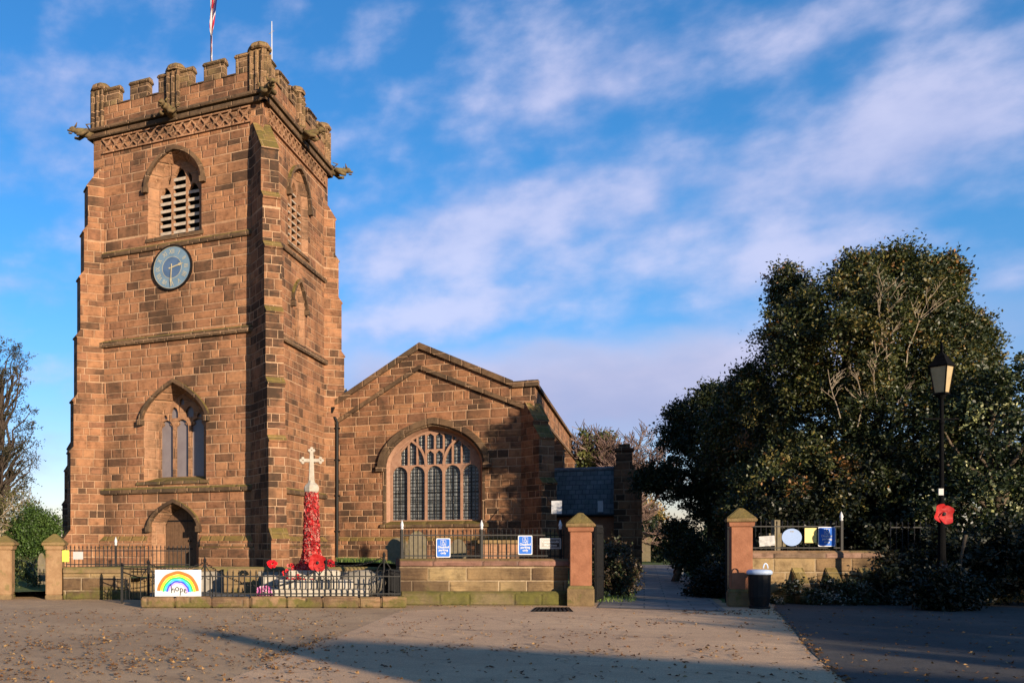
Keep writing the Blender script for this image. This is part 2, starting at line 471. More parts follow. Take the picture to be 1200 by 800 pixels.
M['oldpier'] = plain('weathered_pier_stone', (0.184, 0.109, 0.056), (0.238, 0.150, 0.081), 5, moss=0.3, bump=0.5, spots=(0.136, 0.102, 0.042))
M['lampiron'] = plain('matt_black_lamp_iron', (0.003, 0.003, 0.0034), (0.005, 0.005, 0.0055), 20, rough=0.9, spec=0.04, bump=0.1)  # near-black iron with almost no gloss
M['holly_bark'] = plain('dark_bark', (0.025, 0.02, 0.014), (0.045, 0.035, 0.025), 10, rough=0.95, bump=0.6)
M['iron'] = plain('black_painted_iron', (0.004, 0.004, 0.0045), (0.007, 0.007, 0.0075), 20, rough=0.55, spec=0.2, bump=0.1)
M['whitepaint'] = plain('white_paint', (0.381, 0.388, 0.408), (0.435, 0.442, 0.456), 8, rough=0.5, bump=0.03)
M['lead'] = plain('roof_lead', (0.10, 0.10, 0.11), (0.16, 0.16, 0.17), 4, rough=0.6)
M['wood'] = plain('oak_door', (0.075, 0.042, 0.024), (0.11, 0.062, 0.035), 9, rough=0.75)
M['palestone'] = plain('pale_memorial_stone', (0.257, 0.227, 0.184), (0.343, 0.312, 0.263), 7, bump=0.3)
M['greystone'] = plain('grey_step_stone', (0.166, 0.147, 0.121), (0.242, 0.217, 0.184), 5, moss=0.15, bump=0.4)
M['louvre'] = plain('louvre_slate', (0.255, 0.212, 0.170), (0.357, 0.306, 0.255), 6, rough=0.7)
M['dark'] = plain('dark_interior', (0.004, 0.004, 0.004), (0.006, 0.006, 0.006), 2, rough=1.0, bump=0)
M['panel'] = plain('grey_window_panel', (0.12, 0.10, 0.105), (0.15, 0.13, 0.135), 1.5, rough=0.30, spec=0.5, bump=0.0)
M['grass'] = plain('turf', (0.045, 0.075, 0.018), (0.085, 0.11, 0.03), 3, rough=1.0, bump=0.8)
M['clockblue'] = plain('clock_dial_blue', (0.085, 0.14, 0.20), (0.115, 0.175, 0.235), 3, rough=0.5, bump=0.0)
M['clockdark'] = plain('clock_centre_blue', (0.045, 0.08, 0.15), (0.06, 0.10, 0.18), 3, rough=0.5, bump=0.0)
M['gilt'] = plain('gilding', (0.310, 0.260, 0.156), (0.360, 0.312, 0.204), 3, rough=0.4, bump=0.0, spec=0.5)
M['red'] = plain('poppy_red', (0.238, 0.006, 0.007), (0.277, 0.010, 0.010), 6, rough=0.6, bump=0.1)
M['black'] = plain('poppy_black', (0.01, 0.01, 0.012), (0.015, 0.015, 0.015), 6, rough=0.6, bump=0.1)
M['blue'] = plain('sign_blue', (0.010, 0.085, 0.36), (0.012, 0.10, 0.40), 2, rough=0.6, spec=0.15, bump=0)
M['signblack'] = plain('sign_black', (0.008, 0.009, 0.009), (0.012, 0.013, 0.013), 2, rough=0.3, spec=0.5, bump=0)
M['yellow'] = plain('notice_yellow', (0.468, 0.357, 0.102), (0.510, 0.399, 0.128), 2, rough=0.4, bump=0)
M['lime'] = plain('notice_lime', (0.490, 0.546, 0.056), (0.525, 0.574, 0.084), 2, rough=0.4, bump=0)
M['paper'] = plain('notice_paper', (0.281, 0.281, 0.281), (0.326, 0.320, 0.315), 2, rough=0.5, bump=0.1)
M['oval'] = plain('oval_sign_paint', (0.120, 0.195, 0.358), (0.132, 0.209, 0.381), 2, rough=0.4, bump=0)
M['lid'] = plain('pale_bin_lid', (0.40, 0.5, 0.66), (0.48, 0.57, 0.70), 4, rough=0.4, bump=0.1, spec=0.5)
M['bark'] = plain('bark', (0.06, 0.045, 0.032), (0.11, 0.085, 0.06), 10, rough=0.95, bump=0.6)
M['twig'] = plain('grey_twig', (0.16, 0.125, 0.09), (0.26, 0.21, 0.15), 6, rough=0.9, bump=0.2)
M['redtwig'] = plain('reddish_twig', (0.13, 0.085, 0.07), (0.19, 0.13, 0.11), 6, rough=0.9, bump=0.0)
M['darktwig'] = plain('dark_twig', (0.03, 0.022, 0.018), (0.05, 0.037, 0.028), 6, rough=0.9, bump=0.0)
M['gravestone'] = plain('lichened_gravestone', (0.105, 0.087, 0.058), (0.143, 0.118, 0.078), 7, moss=0.3, bump=0.5, spots=(0.112, 0.093, 0.031))
M['lampglass'] = plain('lantern_glass', (0.24, 0.17, 0.08), (0.32, 0.24, 0.12), 3, rough=0.25, spec=0.5, bump=0.0)
M['leaf'] = attr_mat('leaf', 0.5, 0.22, 0.3)
M['gloss_leaf'] = attr_mat('glossy_leaf', 0.45, 0.15, 0.3)
M['litter'] = attr_mat('fallen_leaf', 0.8, 0.0, 0.1)
M['tint'] = attr_mat('painted_cloth', 0.75, 0.0, 0.2)
M['brick'] = stone('house_brick', [(0, (0.2, 0.08, 0.05)), (1, (0.32, 0.14, 0.09))], 0.23, 0.075, mort=(0.35, 0.3, 0.25), mw=0.004, moss=0.2, soot=0.2)
M['tile'] = plain('roof_tile', (0.12, 0.07, 0.05), (0.18, 0.1, 0.07), 5)


def glass_mat():
    m, t, b = newmat('leaded_glass')
    g = t.n('ShaderNodeNewGeometry'); sp = t.n('ShaderNodeSeparateXYZ'); t.l.new(g.outputs['Position'], sp.inputs[0])
    fx = t.m('FRACT', t.m('DIVIDE', sp.outputs[0], 0.17)); fz_ = t.m('FRACT', t.m('DIVIDE', sp.outputs[2], 0.17))
    lead = t.m('MINIMUM', t.m('MINIMUM', fx, t.m('SUBTRACT', 1.0, fx)), t.m('MINIMUM', fz_, t.m('SUBTRACT', 1.0, fz_)))
    k = t.rng(lead, 0.10, 0.16)
    cell = t.wn2(t.m('FLOOR', t.m('DIVIDE', sp.outputs[0], 0.17)), t.m('FLOOR', t.m('DIVIDE', sp.outputs[2], 0.17)))
    pane = t.mix(cell, (0.035, 0.042, 0.045), (0.085, 0.095, 0.10))
    c = t.mix(k, (0.006, 0.006, 0.006), pane)
    t.l.new(c, b.inputs['Base Color']); b.inputs['Roughness'].default_value = 0.25
    bp = t.n('ShaderNodeBump'); bp.inputs['Strength'].default_value = 0.5; bp.inputs['Distance'].default_value = 0.02
    t.l.new(t.m('ADD', k, t.m('MULTIPLY', cell, 0.8)), bp.inputs['Height']); t.l.new(bp.outputs[0], b.inputs['Normal'])
    return m


M['glass'] = glass_mat()


def asphalt(name, c1, c2, patch, seed=0.0, sc=1.0):
    m, t, b = newmat(name)
    g = t.n('ShaderNodeNewGeometry'); P = g.outputs['Position']
    nbig = t.noise(P, 0.35 * sc, 5, 0.6); nmid = t.noise(P, 2.6, 6, 0.7); nf = t.noise(P, 60, 4, 0.75)
    c = t.mix(t.rng(nbig, 0.35, 0.65), c1, c2)
    c = t.mix(t.rng(nmid, 0.35, 0.75, 0, 0.6), c, patch)
    c = t.mix(1.0, c, t.ramp(nf, [(0.3, (0.5, 0.5, 0.5)), (0.5, (1, 1, 1)), (0.72, (1.6, 1.55, 1.5))]), 'MULTIPLY')
    pt = t.n('ShaderNodeTexVoronoi', feature='F1', distance='CHEBYCHEV'); pt.inputs['Scale'].default_value = 0.16; pt.inputs['Randomness'].default_value = 1.0
    t.l.new(P, pt.inputs['Vector']); pv_ = t.n('ShaderNodeSeparateColor'); t.l.new(pt.outputs['Color'], pv_.inputs[0])
    rept = t.m('MULTIPLY', t.rng(pv_.outputs[0], 0.70, 0.72), t.rng(pt.outputs['Distance'], 1.05, 1.10, 1.0, 0.0))
    c = t.mix(t.m('MULTIPLY', rept, 0.18), c, t.mix(1.0, c, (0.55, 0.55, 0.57), 'MULTIPLY'))
    stn = t.noise(t.vmul(P, (1.0, 1.0, 0.0)), 0.9, 7, 0.68, 0.6)
    c = t.mix(t.rng(stn, 0.56, 0.72, 0, 0.55), c, t.mix(1.0, c, (0.45, 0.42, 0.40), 'MULTIPLY'))
    c = t.mix(t.rng(stn, 0.44, 0.32, 0, 0.35), c, t.mix(1.0, c, (1.35, 1.3, 1.22), 'MULTIPLY'))
    # cracks
    vo = t.n('ShaderNodeTexVoronoi', feature='DISTANCE_TO_EDGE'); vo.inputs['Scale'].default_value = 0.22
    mp = t.n('ShaderNodeVectorMath', operation='ADD'); t.l.new(P, mp.inputs[0])
    nv = t.n('ShaderNodeTexNoise'); nv.inputs['Scale'].default_value = 1.3; t.l.new(P, nv.inputs['Vector'])
    t.l.new(t.vmul(nv.outputs['Color'], (1.2, 1.2, 0.0)), mp.inputs[1]); t.l.new(mp.outputs[0], vo.inputs['Vector'])
    c = t.mix(t.rng(vo.outputs[0], 0.001, 0.005, 0.35, 0.0), c, (0.025, 0.02, 0.016))
    t.l.new(c, b.inputs['Base Color']); b.inputs['Roughness'].default_value = 0.85; b.inputs['Specular IOR Level'].default_value = 0.25
    bp = t.n('ShaderNodeBump'); bp.inputs['Strength'].default_value = 0.45; bp.inputs['Distance'].default_value = 0.02
    t.l.new(t.m('ADD', nf, t.m('MULTIPLY', nmid, 0.8)), bp.inputs['Height']); t.l.new(bp.outputs[0], b.inputs['Normal'])
    return m


M['road'] = asphalt('old_asphalt', (0.3348, 0.2200, 0.1242), (0.4254, 0.2870, 0.1638), (0.2730, 0.1830, 0.1030))
M['lane'] = asphalt('pinkish_asphalt', (0.4563, 0.2980, 0.1776), (0.5284, 0.3520, 0.2098), (0.3832, 0.2500, 0.1463))
M['side'] = asphalt('dark_shaded_asphalt', (0.054, 0.049, 0.044), (0.079, 0.070, 0.061), (0.043, 0.038, 0.034))  # darker asphalt, deepened further to put the shade into its colour


def slate_mat():
    m, t, b = newmat('roof_slates')
    g = t.n('ShaderNodeNewGeometry'); sp = t.n('ShaderNodeSeparateXYZ'); t.l.new(g.outputs['Position'], sp.inputs[0])
    br = t.n('ShaderNodeTexBrick'); br.inputs['Scale'].default_value = 1.0
    br.inputs['Brick Width'].default_value = 0.34; br.inputs['Row Height'].default_value = 0.26; br.inputs['Mortar Size'].default_value = 0.016
    br.inputs['Color1'].default_value = (0.055, 0.060, 0.056, 1); br.inputs['Color2'].default_value = (0.105, 0.108, 0.098, 1); br.inputs['Mortar'].default_value = (0.01, 0.01, 0.01, 1)
    t.l.new(t.xyz(sp.outputs[0], sp.outputs[2]), br.inputs['Vector'])
    t.l.new(t.mix(t.rng(t.noise(g.outputs['Position'], 2.5, 5), .35, .7), br.outputs[0], t.mix(1.0, br.outputs[0], (0.5, 0.6, 0.5), 'MULTIPLY')), b.inputs['Base Color'])
    b.inputs['Roughness'].default_value = 0.55
    return m


M['slate'] = slate_mat()


def paving_mat():
    m, t, b = newmat('flagstones')
    g = t.n('ShaderNodeNewGeometry'); sp = t.n('ShaderNodeSeparateXYZ'); t.l.new(g.outputs['Position'], sp.inputs[0])
    br = t.n('ShaderNodeTexBrick'); br.inputs['Scale'].default_value = 1.0
    br.inputs['Brick Width'].default_value = 1.1; br.inputs['Row Height'].default_value = 0.75; br.inputs['Mortar Size'].default_value = 0.02
    br.inputs['Color1'].default_value = (0.15, 0.13, 0.11, 1); br.inputs['Color2'].default_value = (0.22, 0.19, 0.16, 1); br.inputs['Mortar'].default_value = (0.04, 0.035, 0.025, 1)
    t.l.new(t.xyz(sp.outputs[0], sp.outputs[1]), br.inputs['Vector'])
    c = t.mix(1.0, br.outputs[0], t.ramp(t.noise(g.outputs['Position'], 3, 6), [(0.3, (0.6, 0.6, 0.6)), (0.7, (1.25, 1.2, 1.1))]), 'MULTIPLY')
    t.l.new(c, b.inputs['Base Color']); b.inputs['Roughness'].default_value = 0.7
    return m


M['paving'] = paving_mat()

# ------------------------------------------------------------------ ground
g = MB()
g.quad((-2500, -2500, 0), (2500, -2500, 0), (2500, 2500, 0), (-2500, 2500, 0))
tag(g.build('road', M['road'], recalc=False), kind='structure')


def ground_sheet(name, mat, pts, z):
    mb = MB(); loop = [onZ(x, y, 0.0) if not isinstance(x, tuple) else None for x, y in pts]
    mb.v = [Vector((p.x, p.y, z)) for p in loop]
    mb.f = [tuple(t) for t in tessellate_polygon([[Vector((p.x, p.y, 0)) for p in mb.v]])]
    return tag(mb.build(name, mat, recalc=False), kind='structure')


lane_pts = [(-260, 1150), (120, 860), (255, 800), (290, 787), (328, 770), (352, 758), (400, 744), (468, 716), (560, 711), (700, 710), (905, 712), (925, 734), (950, 765), (992, 801), (1100, 900), (1240, 1150)]
ground_sheet('lane', M['lane'], lane_pts, 0.004)
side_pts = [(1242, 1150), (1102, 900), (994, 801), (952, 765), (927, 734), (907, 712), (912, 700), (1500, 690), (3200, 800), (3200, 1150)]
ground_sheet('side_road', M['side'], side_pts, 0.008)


def ss(a, b, x):
    t = np.clip((x - a) / (b - a), 0, 1); return t * t * (3 - 2 * t)


def yard_h(x, y):
    """height of the churchyard at world x, y (numpy)"""
    Zc = x * Fd.x + y * Fd.y; Xc = x * Rd.x + y * Rd.y
    left = 0.62 * (1 - ss(-4.8, -1.6, x)) + 0.42 * ss(3.0, 3.7, Xc) * (1 - ss(5.2, 5.9, Xc)) * (1 - ss(29, 33, Zc))
    right = 0.75 * ss(2.0, 4.5, x)
    path = 0.30 * ss(24, 55, Zc)
    h = np.maximum(path, np.maximum(left, right))
    lg = ss(-9.2, -7.6, Xc) * (1 - ss(-4.9, -4.2, Xc)) * (1 - ss(26, 45, Zc))    # way in by the far left gate
    h = h * (1 - lg) + 0.2 * lg
    return h + 0.03 * np.sin(x * 1.7) * np.cos(y * 1.3) * (np.abs(x - 0.3) > 1.8)


def grid_sheet(name, mat, us, vs, fn, zoff=0.0):
    U, V = np.meshgrid(us, vs); X, Y, H = fn(U, V)
    n, m_ = U.shape
    me = bpy.data.meshes.new(name)
    verts = np.stack([X, Y, H + zoff], -1).reshape(-1, 3)
    faces = [(i * m_ + j, i * m_ + j + 1, (i + 1) * m_ + j + 1, (i + 1) * m_ + j) for i in range(n - 1) for j in range(m_ - 1)]
    me.from_pydata(verts.tolist(), [], faces); me.materials.append(mat)
    me.polygons.foreach_set('use_smooth', [True] * len(me.polygons))
    o = bpy.data.objects.new(name, me); col.objects.link(o); return o


def yard_fn(U, V):
    x = U * Rd.x + V * Fd.x; y = U * Rd.y + V * Fd.y
    h = yard_h(x, y)
    # drop below the road at the edge behind the boundary
    return x, y, h - 0.05 * (np.abs(x - 0.35) < 1.45)


def yard_edge(Xc):
    return np.where(Xc < -1.9, 26.15, np.where(Xc < 4.9, 26.75, 24.1))


us = np.unique(np.concatenate([np.linspace(-60, -12, 20), np.linspace(-12, 34, 150), np.linspace(34, 90, 20), [-1.91, -1.89, 4.89, 4.91]]))
vs = np.concatenate([np.linspace(0, 1, 60) ** 1.6])


def yard_fn2(U, V):
    e = yard_edge(U); Z = e + V * (150 - e)
    return yard_fn(U, Z)


tag(grid_sheet('churchyard_lawn', M['grass'], us, vs, yard_fn2), kind='structure')


def path_fn(U, V):
    y = V; x = U
    return x, y, np.maximum(0.30 * ss(24, 55, x * Fd.x + y * Fd.y), 0.0)


tag(grid_sheet('church_path', M['paving'], np.linspace(-1.05, 1.75, 6), np.linspace(24.4, 62, 40), path_fn, 0.014), kind='structure')

# ------------------------------------------------------------------ church
YW, XS, XN, YE = 35.18, -14.53, -23.0, 43.8
GZ = 0.35
W = Frame((0, YW, 0), (1, 0, 0), (0, 0, 1), (0, -1, 0))         # tower west face: u = x
S = Frame((XS, 0, 0), (0, 1, 0), (0, 0, 1), (1, 0, 0))          # tower south face: u = y
N_ = Frame((XN, 0, 0), (0, -1, 0), (0, 0, 1), (-1, 0, 0))
E_ = Frame((0, YE, 0), (-1, 0, 0), (0, 0, 1), (0, 1, 0))
WC = (XN + XS) / 2; SC = (YW + YE) / 2
church = mk('church', 'red sandstone church with battlemented west tower, gabled aisle and slate porch', 'church', (WC, YW, GZ))


def arch(c, w, z0, zs, H, n=12, four=False):
    """closed outline, sill z0, springing zs, rise H, half width w, anticlockwise from lower left... starts lower left"""
    return [(c - w, z0), (c + w, z0)] + list(reversed(arch_open(c, w, zs, H, n, four)))


def arch_open(c, w, zs, H, n=12, four=False):
    pts = []
    if H >= w and not four:
        cc = (H * H - w * w) / (2 * w); r = w + cc
        a1 = math.atan2(H, cc)
        left = [(c + cc - r * math.cos(a1 * k / n), zs + r * math.sin(a1 * k / n)) for k in range(n + 1)]
        pts = left + [(2 * c - x, z) for x, z in reversed(left[:-1])]
    else:
        for k in range(2 * n + 1):
            s = -math.cos(math.pi * k / (2 * n))
            k4 = 0.8 if four is True else four
            z = H * (k4 * math.sqrt(max(0, 1 - abs(s) ** 2.2)) + (1 - k4) * (1 - abs(s)))
            pts.append((c + s * w, zs + z))
    return pts


def hood(F, c, w, zs, H, th, pr, four=False, drop=0.0, name='hood_mould', parent=None, mat=None, stops=True):
    mb = MB()
    a = arch_open(c, w, zs, H, 14, four); b = arch_open(c, w + th, zs, H + th * 1.15, 14, four)
    if drop: a = [(a[0][0], zs - drop)] + a + [(a[-1][0], zs - drop)]; b = [(b[0][0], zs - drop)] + b + [(b[-1][0], zs - drop)]
    mb.strip(F, a, b, -0.02, pr)
    if stops:
        for s in (-1, 1):
            u = c + s * (w + th * 0.5); z = zs - drop
            mb.fbox(F, u - th * 0.75, u + th * 0.75, z - 0.22, z + 0.03, -0.02, pr + 0.06)
    return mb.build(name, mat or M['trim'], parent)


# openings (at the face / at the back of the splay)
OP = {
    'bell': dict(w=1.34, z0=15.25, zs=17.55, H=1.45, wi=1.05, zi0=15.42, Hi=1.22, dep=0.50, four=0.78),
    'wind': dict(w=1.56, z0=4.35, zs=7.15, H=1.55, wi=1.18, zi0=4.60, Hi=1.18, dep=0.72, four=0.5),
    'door': dict(w=1.16, z0=GZ, zs=2.35, H=1.05, wi=0.78, zi0=GZ, Hi=0.88, dep=0.62, four=0.6),
    'niche': dict(w=0.85, z0=10.95, zs=12.65, H=1.10, wi=0.62, zi0=11.05, Hi=0.9, dep=0.55, four=0.6)}


OPS = {k: dict(v) for k, v in OP.items()}
OPS['bell'].update(dep=0.22); OPS['niche'].update(dep=0.20)


def loops(k, c, T=None):
    o = (T or OP)[k]
    return arch(c, o['w'], o['z0'], o['zs'], o['H'], 12, o['four']), arch(c, o['wi'], o['zi0'], o['zs'], o['Hi'], 12, o['four'])


tw = MB()
wl = [loops(k, WC) for k in ('bell', 'wind', 'door')]
sl_ = [loops('bell', SC, OPS), loops('niche', SC, OPS)]
tw.face(W, [(XN, GZ), (XS, GZ), (XS, 20.5), (XN, 20.5)], [a for a, b in wl])
tw.face(S, [(YW, GZ), (YE, GZ), (YE, 20.5), (YW, 20.5)], [a for a, b in sl_])
tw.quad((XN, YW, GZ), (XN, YE, GZ), (XN, YE, 20.4), (XN, YW, 20.4))
tw.quad((XN, YE, GZ), (XS, YE, GZ), (XS, YE, 20.4), (XN, YE, 20.4))
tower = tw.build('tower_wall', M['tower'], church, recalc=False)
for F, ll, ks in ((W, wl, ('bell', 'wind', 'door')), (S, sl_, ('bell', 'niche'))):
    for (a, b), k in zip(ll, ks): MB().loft(F, a, 0, b, -(OP if F is W else OPS)[k]['dep']).build('splayed_reveal', M['dress'], tower, recalc=False)


def ring(mb, z0, z1, out, chamfer=0.0):
    for F, a, b in ((W, XN - out, XS + out), (S, YW - out, YE + out)):
        mb.prism(Frame(F.o, F.N, F.V, F.U), [(-0.05, z0), (out - 0.03, z0), (out, z0 + 0.05), (out, z1 - chamfer - 0.02), (0.0 if chamfer else out - 0.02, z1), (-0.05, z1)], a + (0.003 if F is S else 0), b)
    for F in (N_, E_):
        if F is N_: mb.prism(Frame(F.o, F.N, F.V, F.U), [(-0.05, z0), (out, z0), (out, z1 - chamfer), (0.0, z1), (-0.05, z1)], -YE - out + .003, -YW + 0.02)
        else: mb.prism(Frame(F.o, F.N, F.V, F.U), [(-0.05, z0), (out, z0), (out, z1 - chamfer), (0.0, z1), (-0.05, z1)], -XS - out + 0.02, -XN + out - .02)


for z0, z1, out, nm in ((14.72, 14.98, 0.12, 'string_course'), (10.60, 10.92, 0.16, 'string_course'), (3.86, 4.14, 0.14, 'string_course')):
    mb = MB(); ring(mb, z0, z1, out, 0.07); mb.build(nm, M['trim'], church)


def ring_split(mb, z0, z1, out, chamfer, gaps):
    """plinth ring, interrupted at the west door"""
    P_ = [(-0.05, z0), (out, z0), (out, z1 - chamfer), (0.0, z1), (-0.05, z1)]
    FW = Frame(W.o, W.N, W.V, W.U)
    mb.prism(FW, P_, XN - out, gaps[0]).build('plinth', M['tower'], church)
    mb = MB(); mb.prism(FW, P_, gaps[1], XS + out)
    mb.prism(Frame(S.o, S.N, S.V, S.U), P_, YW - out + .003, YE + out); mb.build('plinth', M['tower'], church)
    MB().prism(Frame(N_.o, N_.N, N_.V, N_.U), P_, -YE - out, -YW + .02).build('plinth', M['tower'], church)


ring_split(MB(), GZ, 1.55, 0.30, 0.10, (WC - 1.35, WC + 1.35)); ring_split(MB(), 1.5, 1.95, 0.17, 0.22, (WC - 1.35, WC + 1.35))

# diagonal buttresses
stages = [(GZ, 2.0), (1.75, 1.72), (5.75, 1.58), (8.1, 1.42), (11.05, 1.27), (13.75, 1.10), (15.85, 0.92), (17.95, 0.0)]


def buttress(cx, cy, dx, dy, prof, width, name, mat, base=None):
    n = Vector((dx, dy, 0)).normalized(); t = Vector((-n.y, n.x, 0))
    F = Frame((cx, cy, 0), n, Ud, t)
    poly = [(-0.9, prof[0][0])]
    for i, (z, p) in enumerate(prof[:-1]):
        z1 = prof[i + 1][0]; p1 = prof[i + 1][1]
        poly.append((p, z)); poly.append((p, z1 - 0.02))
        poly.append((p + 0.06, z1)); poly.append((p + 0.06, z1 + 0.06))
        poly.append((p1, z1 + 0.08 + (p - p1) * 1.5))
        # next stage starts above the weathering
        prof[i + 1] = (z1 + 0.08 + (p - p1) * 1.5, p1) if i + 1 < len(prof) - 1 else prof[i + 1]
    poly.append((-0.9, poly[-1][1]))
    mb = MB()
    # split into convex-ish slabs: triangulated side faces
    h = width / 2
    a = [F(u, v, -h) for u, v in poly]; b = [F(u, v, h) for u, v in poly]
    i0 = len(mb.v); mb.v += a + b; k = len(poly)
    for tri in tessellate_polygon([[Vector((u, v, 0)) for u, v in poly]]):
        mb.f.append(tuple(i0 + q for q in tri)); mb.f.append(tuple(i0 + k + q for q in reversed(tri)))
    for q in range(k): mb.f.append((i0 + q, i0 + (q + 1) % k, i0 + k + (q + 1) % k, i0 + k + q))
    return mb.build(name, mat, church)


for cx, cy, dx, dy in ((XS, YW, 1, -1), (XN, YW, -1, -1), (XS, YE, 1, 1), (XN, YE, -1, 1)):
    buttress(cx - dx * 0.12, cy - dy * 0.12, dx, dy, [(z, max(0.0, p - {(1, 1): 0.52, (-1, -1): 0.40}.get((dx, dy), 0.0))) for z, p in stages], 0.80, 'buttress', M['buttress'] if (dx, dy) == (1, -1) else M['tower'])

# frieze of crossed tracery under the cornice
fr = MB()
for F, a, b in ((W, XN + 0.55, XS - 0.6), (S, YW + 0.6, YE - 0.5)):
    n = 16; st = (b - a) / n
    z0, z1 = 19.58, 20.14
    fr.fbox(F, a - 0.05, b + 0.05, z1, z1 + 0.07, -0.02, 0.10); fr.fbox(F, a - 0.05, b + 0.05, z0 - 0.07, z0, -0.02, 0.10)
    for i in range(n):
        for s in (0, 1):
            u0, u1 = a + i * st, a + (i + 1) * st
            if s: u0, u1 = u1, u0
            du = 0.045
            fr.prism(F, [(u0 - du, z0), (u0 + du, z0), (u1 + du, z1), (u1 - du, z1)], -0.02, 0.085 + 0.004 * s)
        uc = a + (i + 0.5) * st; zc = (z0 + z1) / 2
        fr.prism(F, [(uc - 0.09, zc), (uc, zc - 0.11), (uc + 0.09, zc), (uc, zc + 0.11)], -0.02, 0.095)
fr.build('frieze', M['dress'], church)
rb = MB()
for F, a, b in ((W, XN + 0.5, XS - 0.55), (S, YW + 0.55, YE - 0.45)): rb.fbox(F, a, b, 19.58, 20.14, -0.01, 0.006)
rb.build('frieze_ground', M['aisle'], church)

# cornice, parapet, merlons, pinnacles
co = MB(); ring(co, 20.26, 20.54, 0.22, 0.06); ring(co, 20.541, 20.78, 0.32, 0.08); cornice = co.build('cornice', M['trim'], church)
PT, ES, MT = 20.70, 21.66, 22.50
TH = 0.42
pa = MB()
for F, a, b in ((W, XN, XS), (E_, -XS, -XN)): pa.fbox(F, a, b, PT - 0.3, ES, -TH, 0.03)
for F, a, b in ((S, YW, YE), (N_, -YE, -YW)): pa.fbox(F, a + TH, b - TH, PT - 0.3, ES, -TH, 0.03)
parapet = pa.build('parapet', M['tower'], church)
sides = ((W, XN), (S, YW), (N_, -YE), (E_, -XS))
Wd = XS - XN
mer = [(0.62, 1.35), (1.95, 2.90), (3.42, 5.10), (5.68, 6.63), (7.2, 7.85)]
for F, o in sides:
    Ln = Wd if F in (W, E_) else YE - YW
    k_ = Ln / 8.47
    xs = [0.02] + [v * k_ for p in mer for v in p] + [Ln - 0.02]
    for a, b in mer:
        mb = MB()
        mb.fbox(F, o + a * k_, o + b * k_, ES - 0.01, MT - 0.14, -TH + 0.004, 0.026)
        mb.prism(Frame(F.o, F.N, F.V, F.U), [(-TH - 0.05, MT - 0.14), (0.08, MT - 0.14), (0.08, MT - 0.05), (-0.1, MT + 0.1), (-TH + 0.1, MT + 0.1), (-TH - 0.05, MT - 0.05)], o + a * k_ - 0.05, o + b * k_ + 0.05)
        mb.build('merlon', M['merlon'], parapet, bevel=0.03)
    for i in range(0, len(xs), 2):
        if xs[i + 1] - xs[i] > 0.1:
            MB().prism(Frame(F.o, F.N, F.V, F.U), [(-TH - 0.03, ES), (0.09, ES), (0.09, ES + 0.05), (-0.12, ES + 0.15), (-TH - 0.03, ES + 0.12)], o + xs[i] + 0.002, o + xs[i + 1] - 0.002).build('embrasure_coping', M['trim'], parapet)


def pinnacle(c, half, top, dirs, nm='pinnacle'):
    mb = MB(); c = Vector(c); zb = PT + 0.02
    mb.box(c.x - half, c.x + half, c.y - half, c.y + half, zb, top)
    # ribs and offsets on each outer side
    for F_n, F_t in dirs:
        for s in (-0.62, 0.0, 0.62):
            q = c + F_n * half + F_t * (half * s * 1.25)
            mb.hexa([q - F_t * 0.07, q + F_t * 0.07, q + F_t * 0.04 + F_n * 0.10, q - F_t * 0.04 + F_n * 0.10],
                    [p + Ud * 0 for p in (q - F_t * 0.07, q + F_t * 0.07, q + F_t * 0.04 + F_n * 0.10, q - F_t * 0.04 + F_n * 0.10)])
            for v in mb.v[-8:-4]: v.z = zb
            for v in mb.v[-4:]: v.z = top - 0.06
    mb.lathe((c.x, c.y, 0), [(half * 1.5, top), (half * 1.62, top + 0.08), (half * 1.45, top + 0.22), (half * 0.95, top + 0.34), (half * 0.2, top + 0.38)], 8, math.pi / 8)
    return mb.build(nm, M['merlon'], parapet, bevel=0.012)


ex, ey = Vector((1, 0, 0)), Vector((0, 1, 0))
for x, y, sx, sy in ((XN, YW, -1, -1), (XS, YW, 1, -1), (XS, YE, 1, 1), (XN, YE, -1, 1)):
    pinnacle((x - sx * 0.26, y - sy * 0.26, 0), 0.33, 22.52, [(ex * sx, ey), (ey * sy, ex)])
for F, c in ((W, (WC, YW + 0.16)), (S, (XS - 0.16, SC)), (N_, (XN + 0.16, SC)), (E_, (WC, YE - 0.16))):
    pinnacle((c[0], c[1], 0), 0.31, 22.48, [(F.N, F.U)])
rf = MB(); rf.box(XN + 0.2, XS - 0.2, YW + 0.2, YE - 0.2, 20.5, 20.6); rf.build('tower_roof', M['lead'], church)


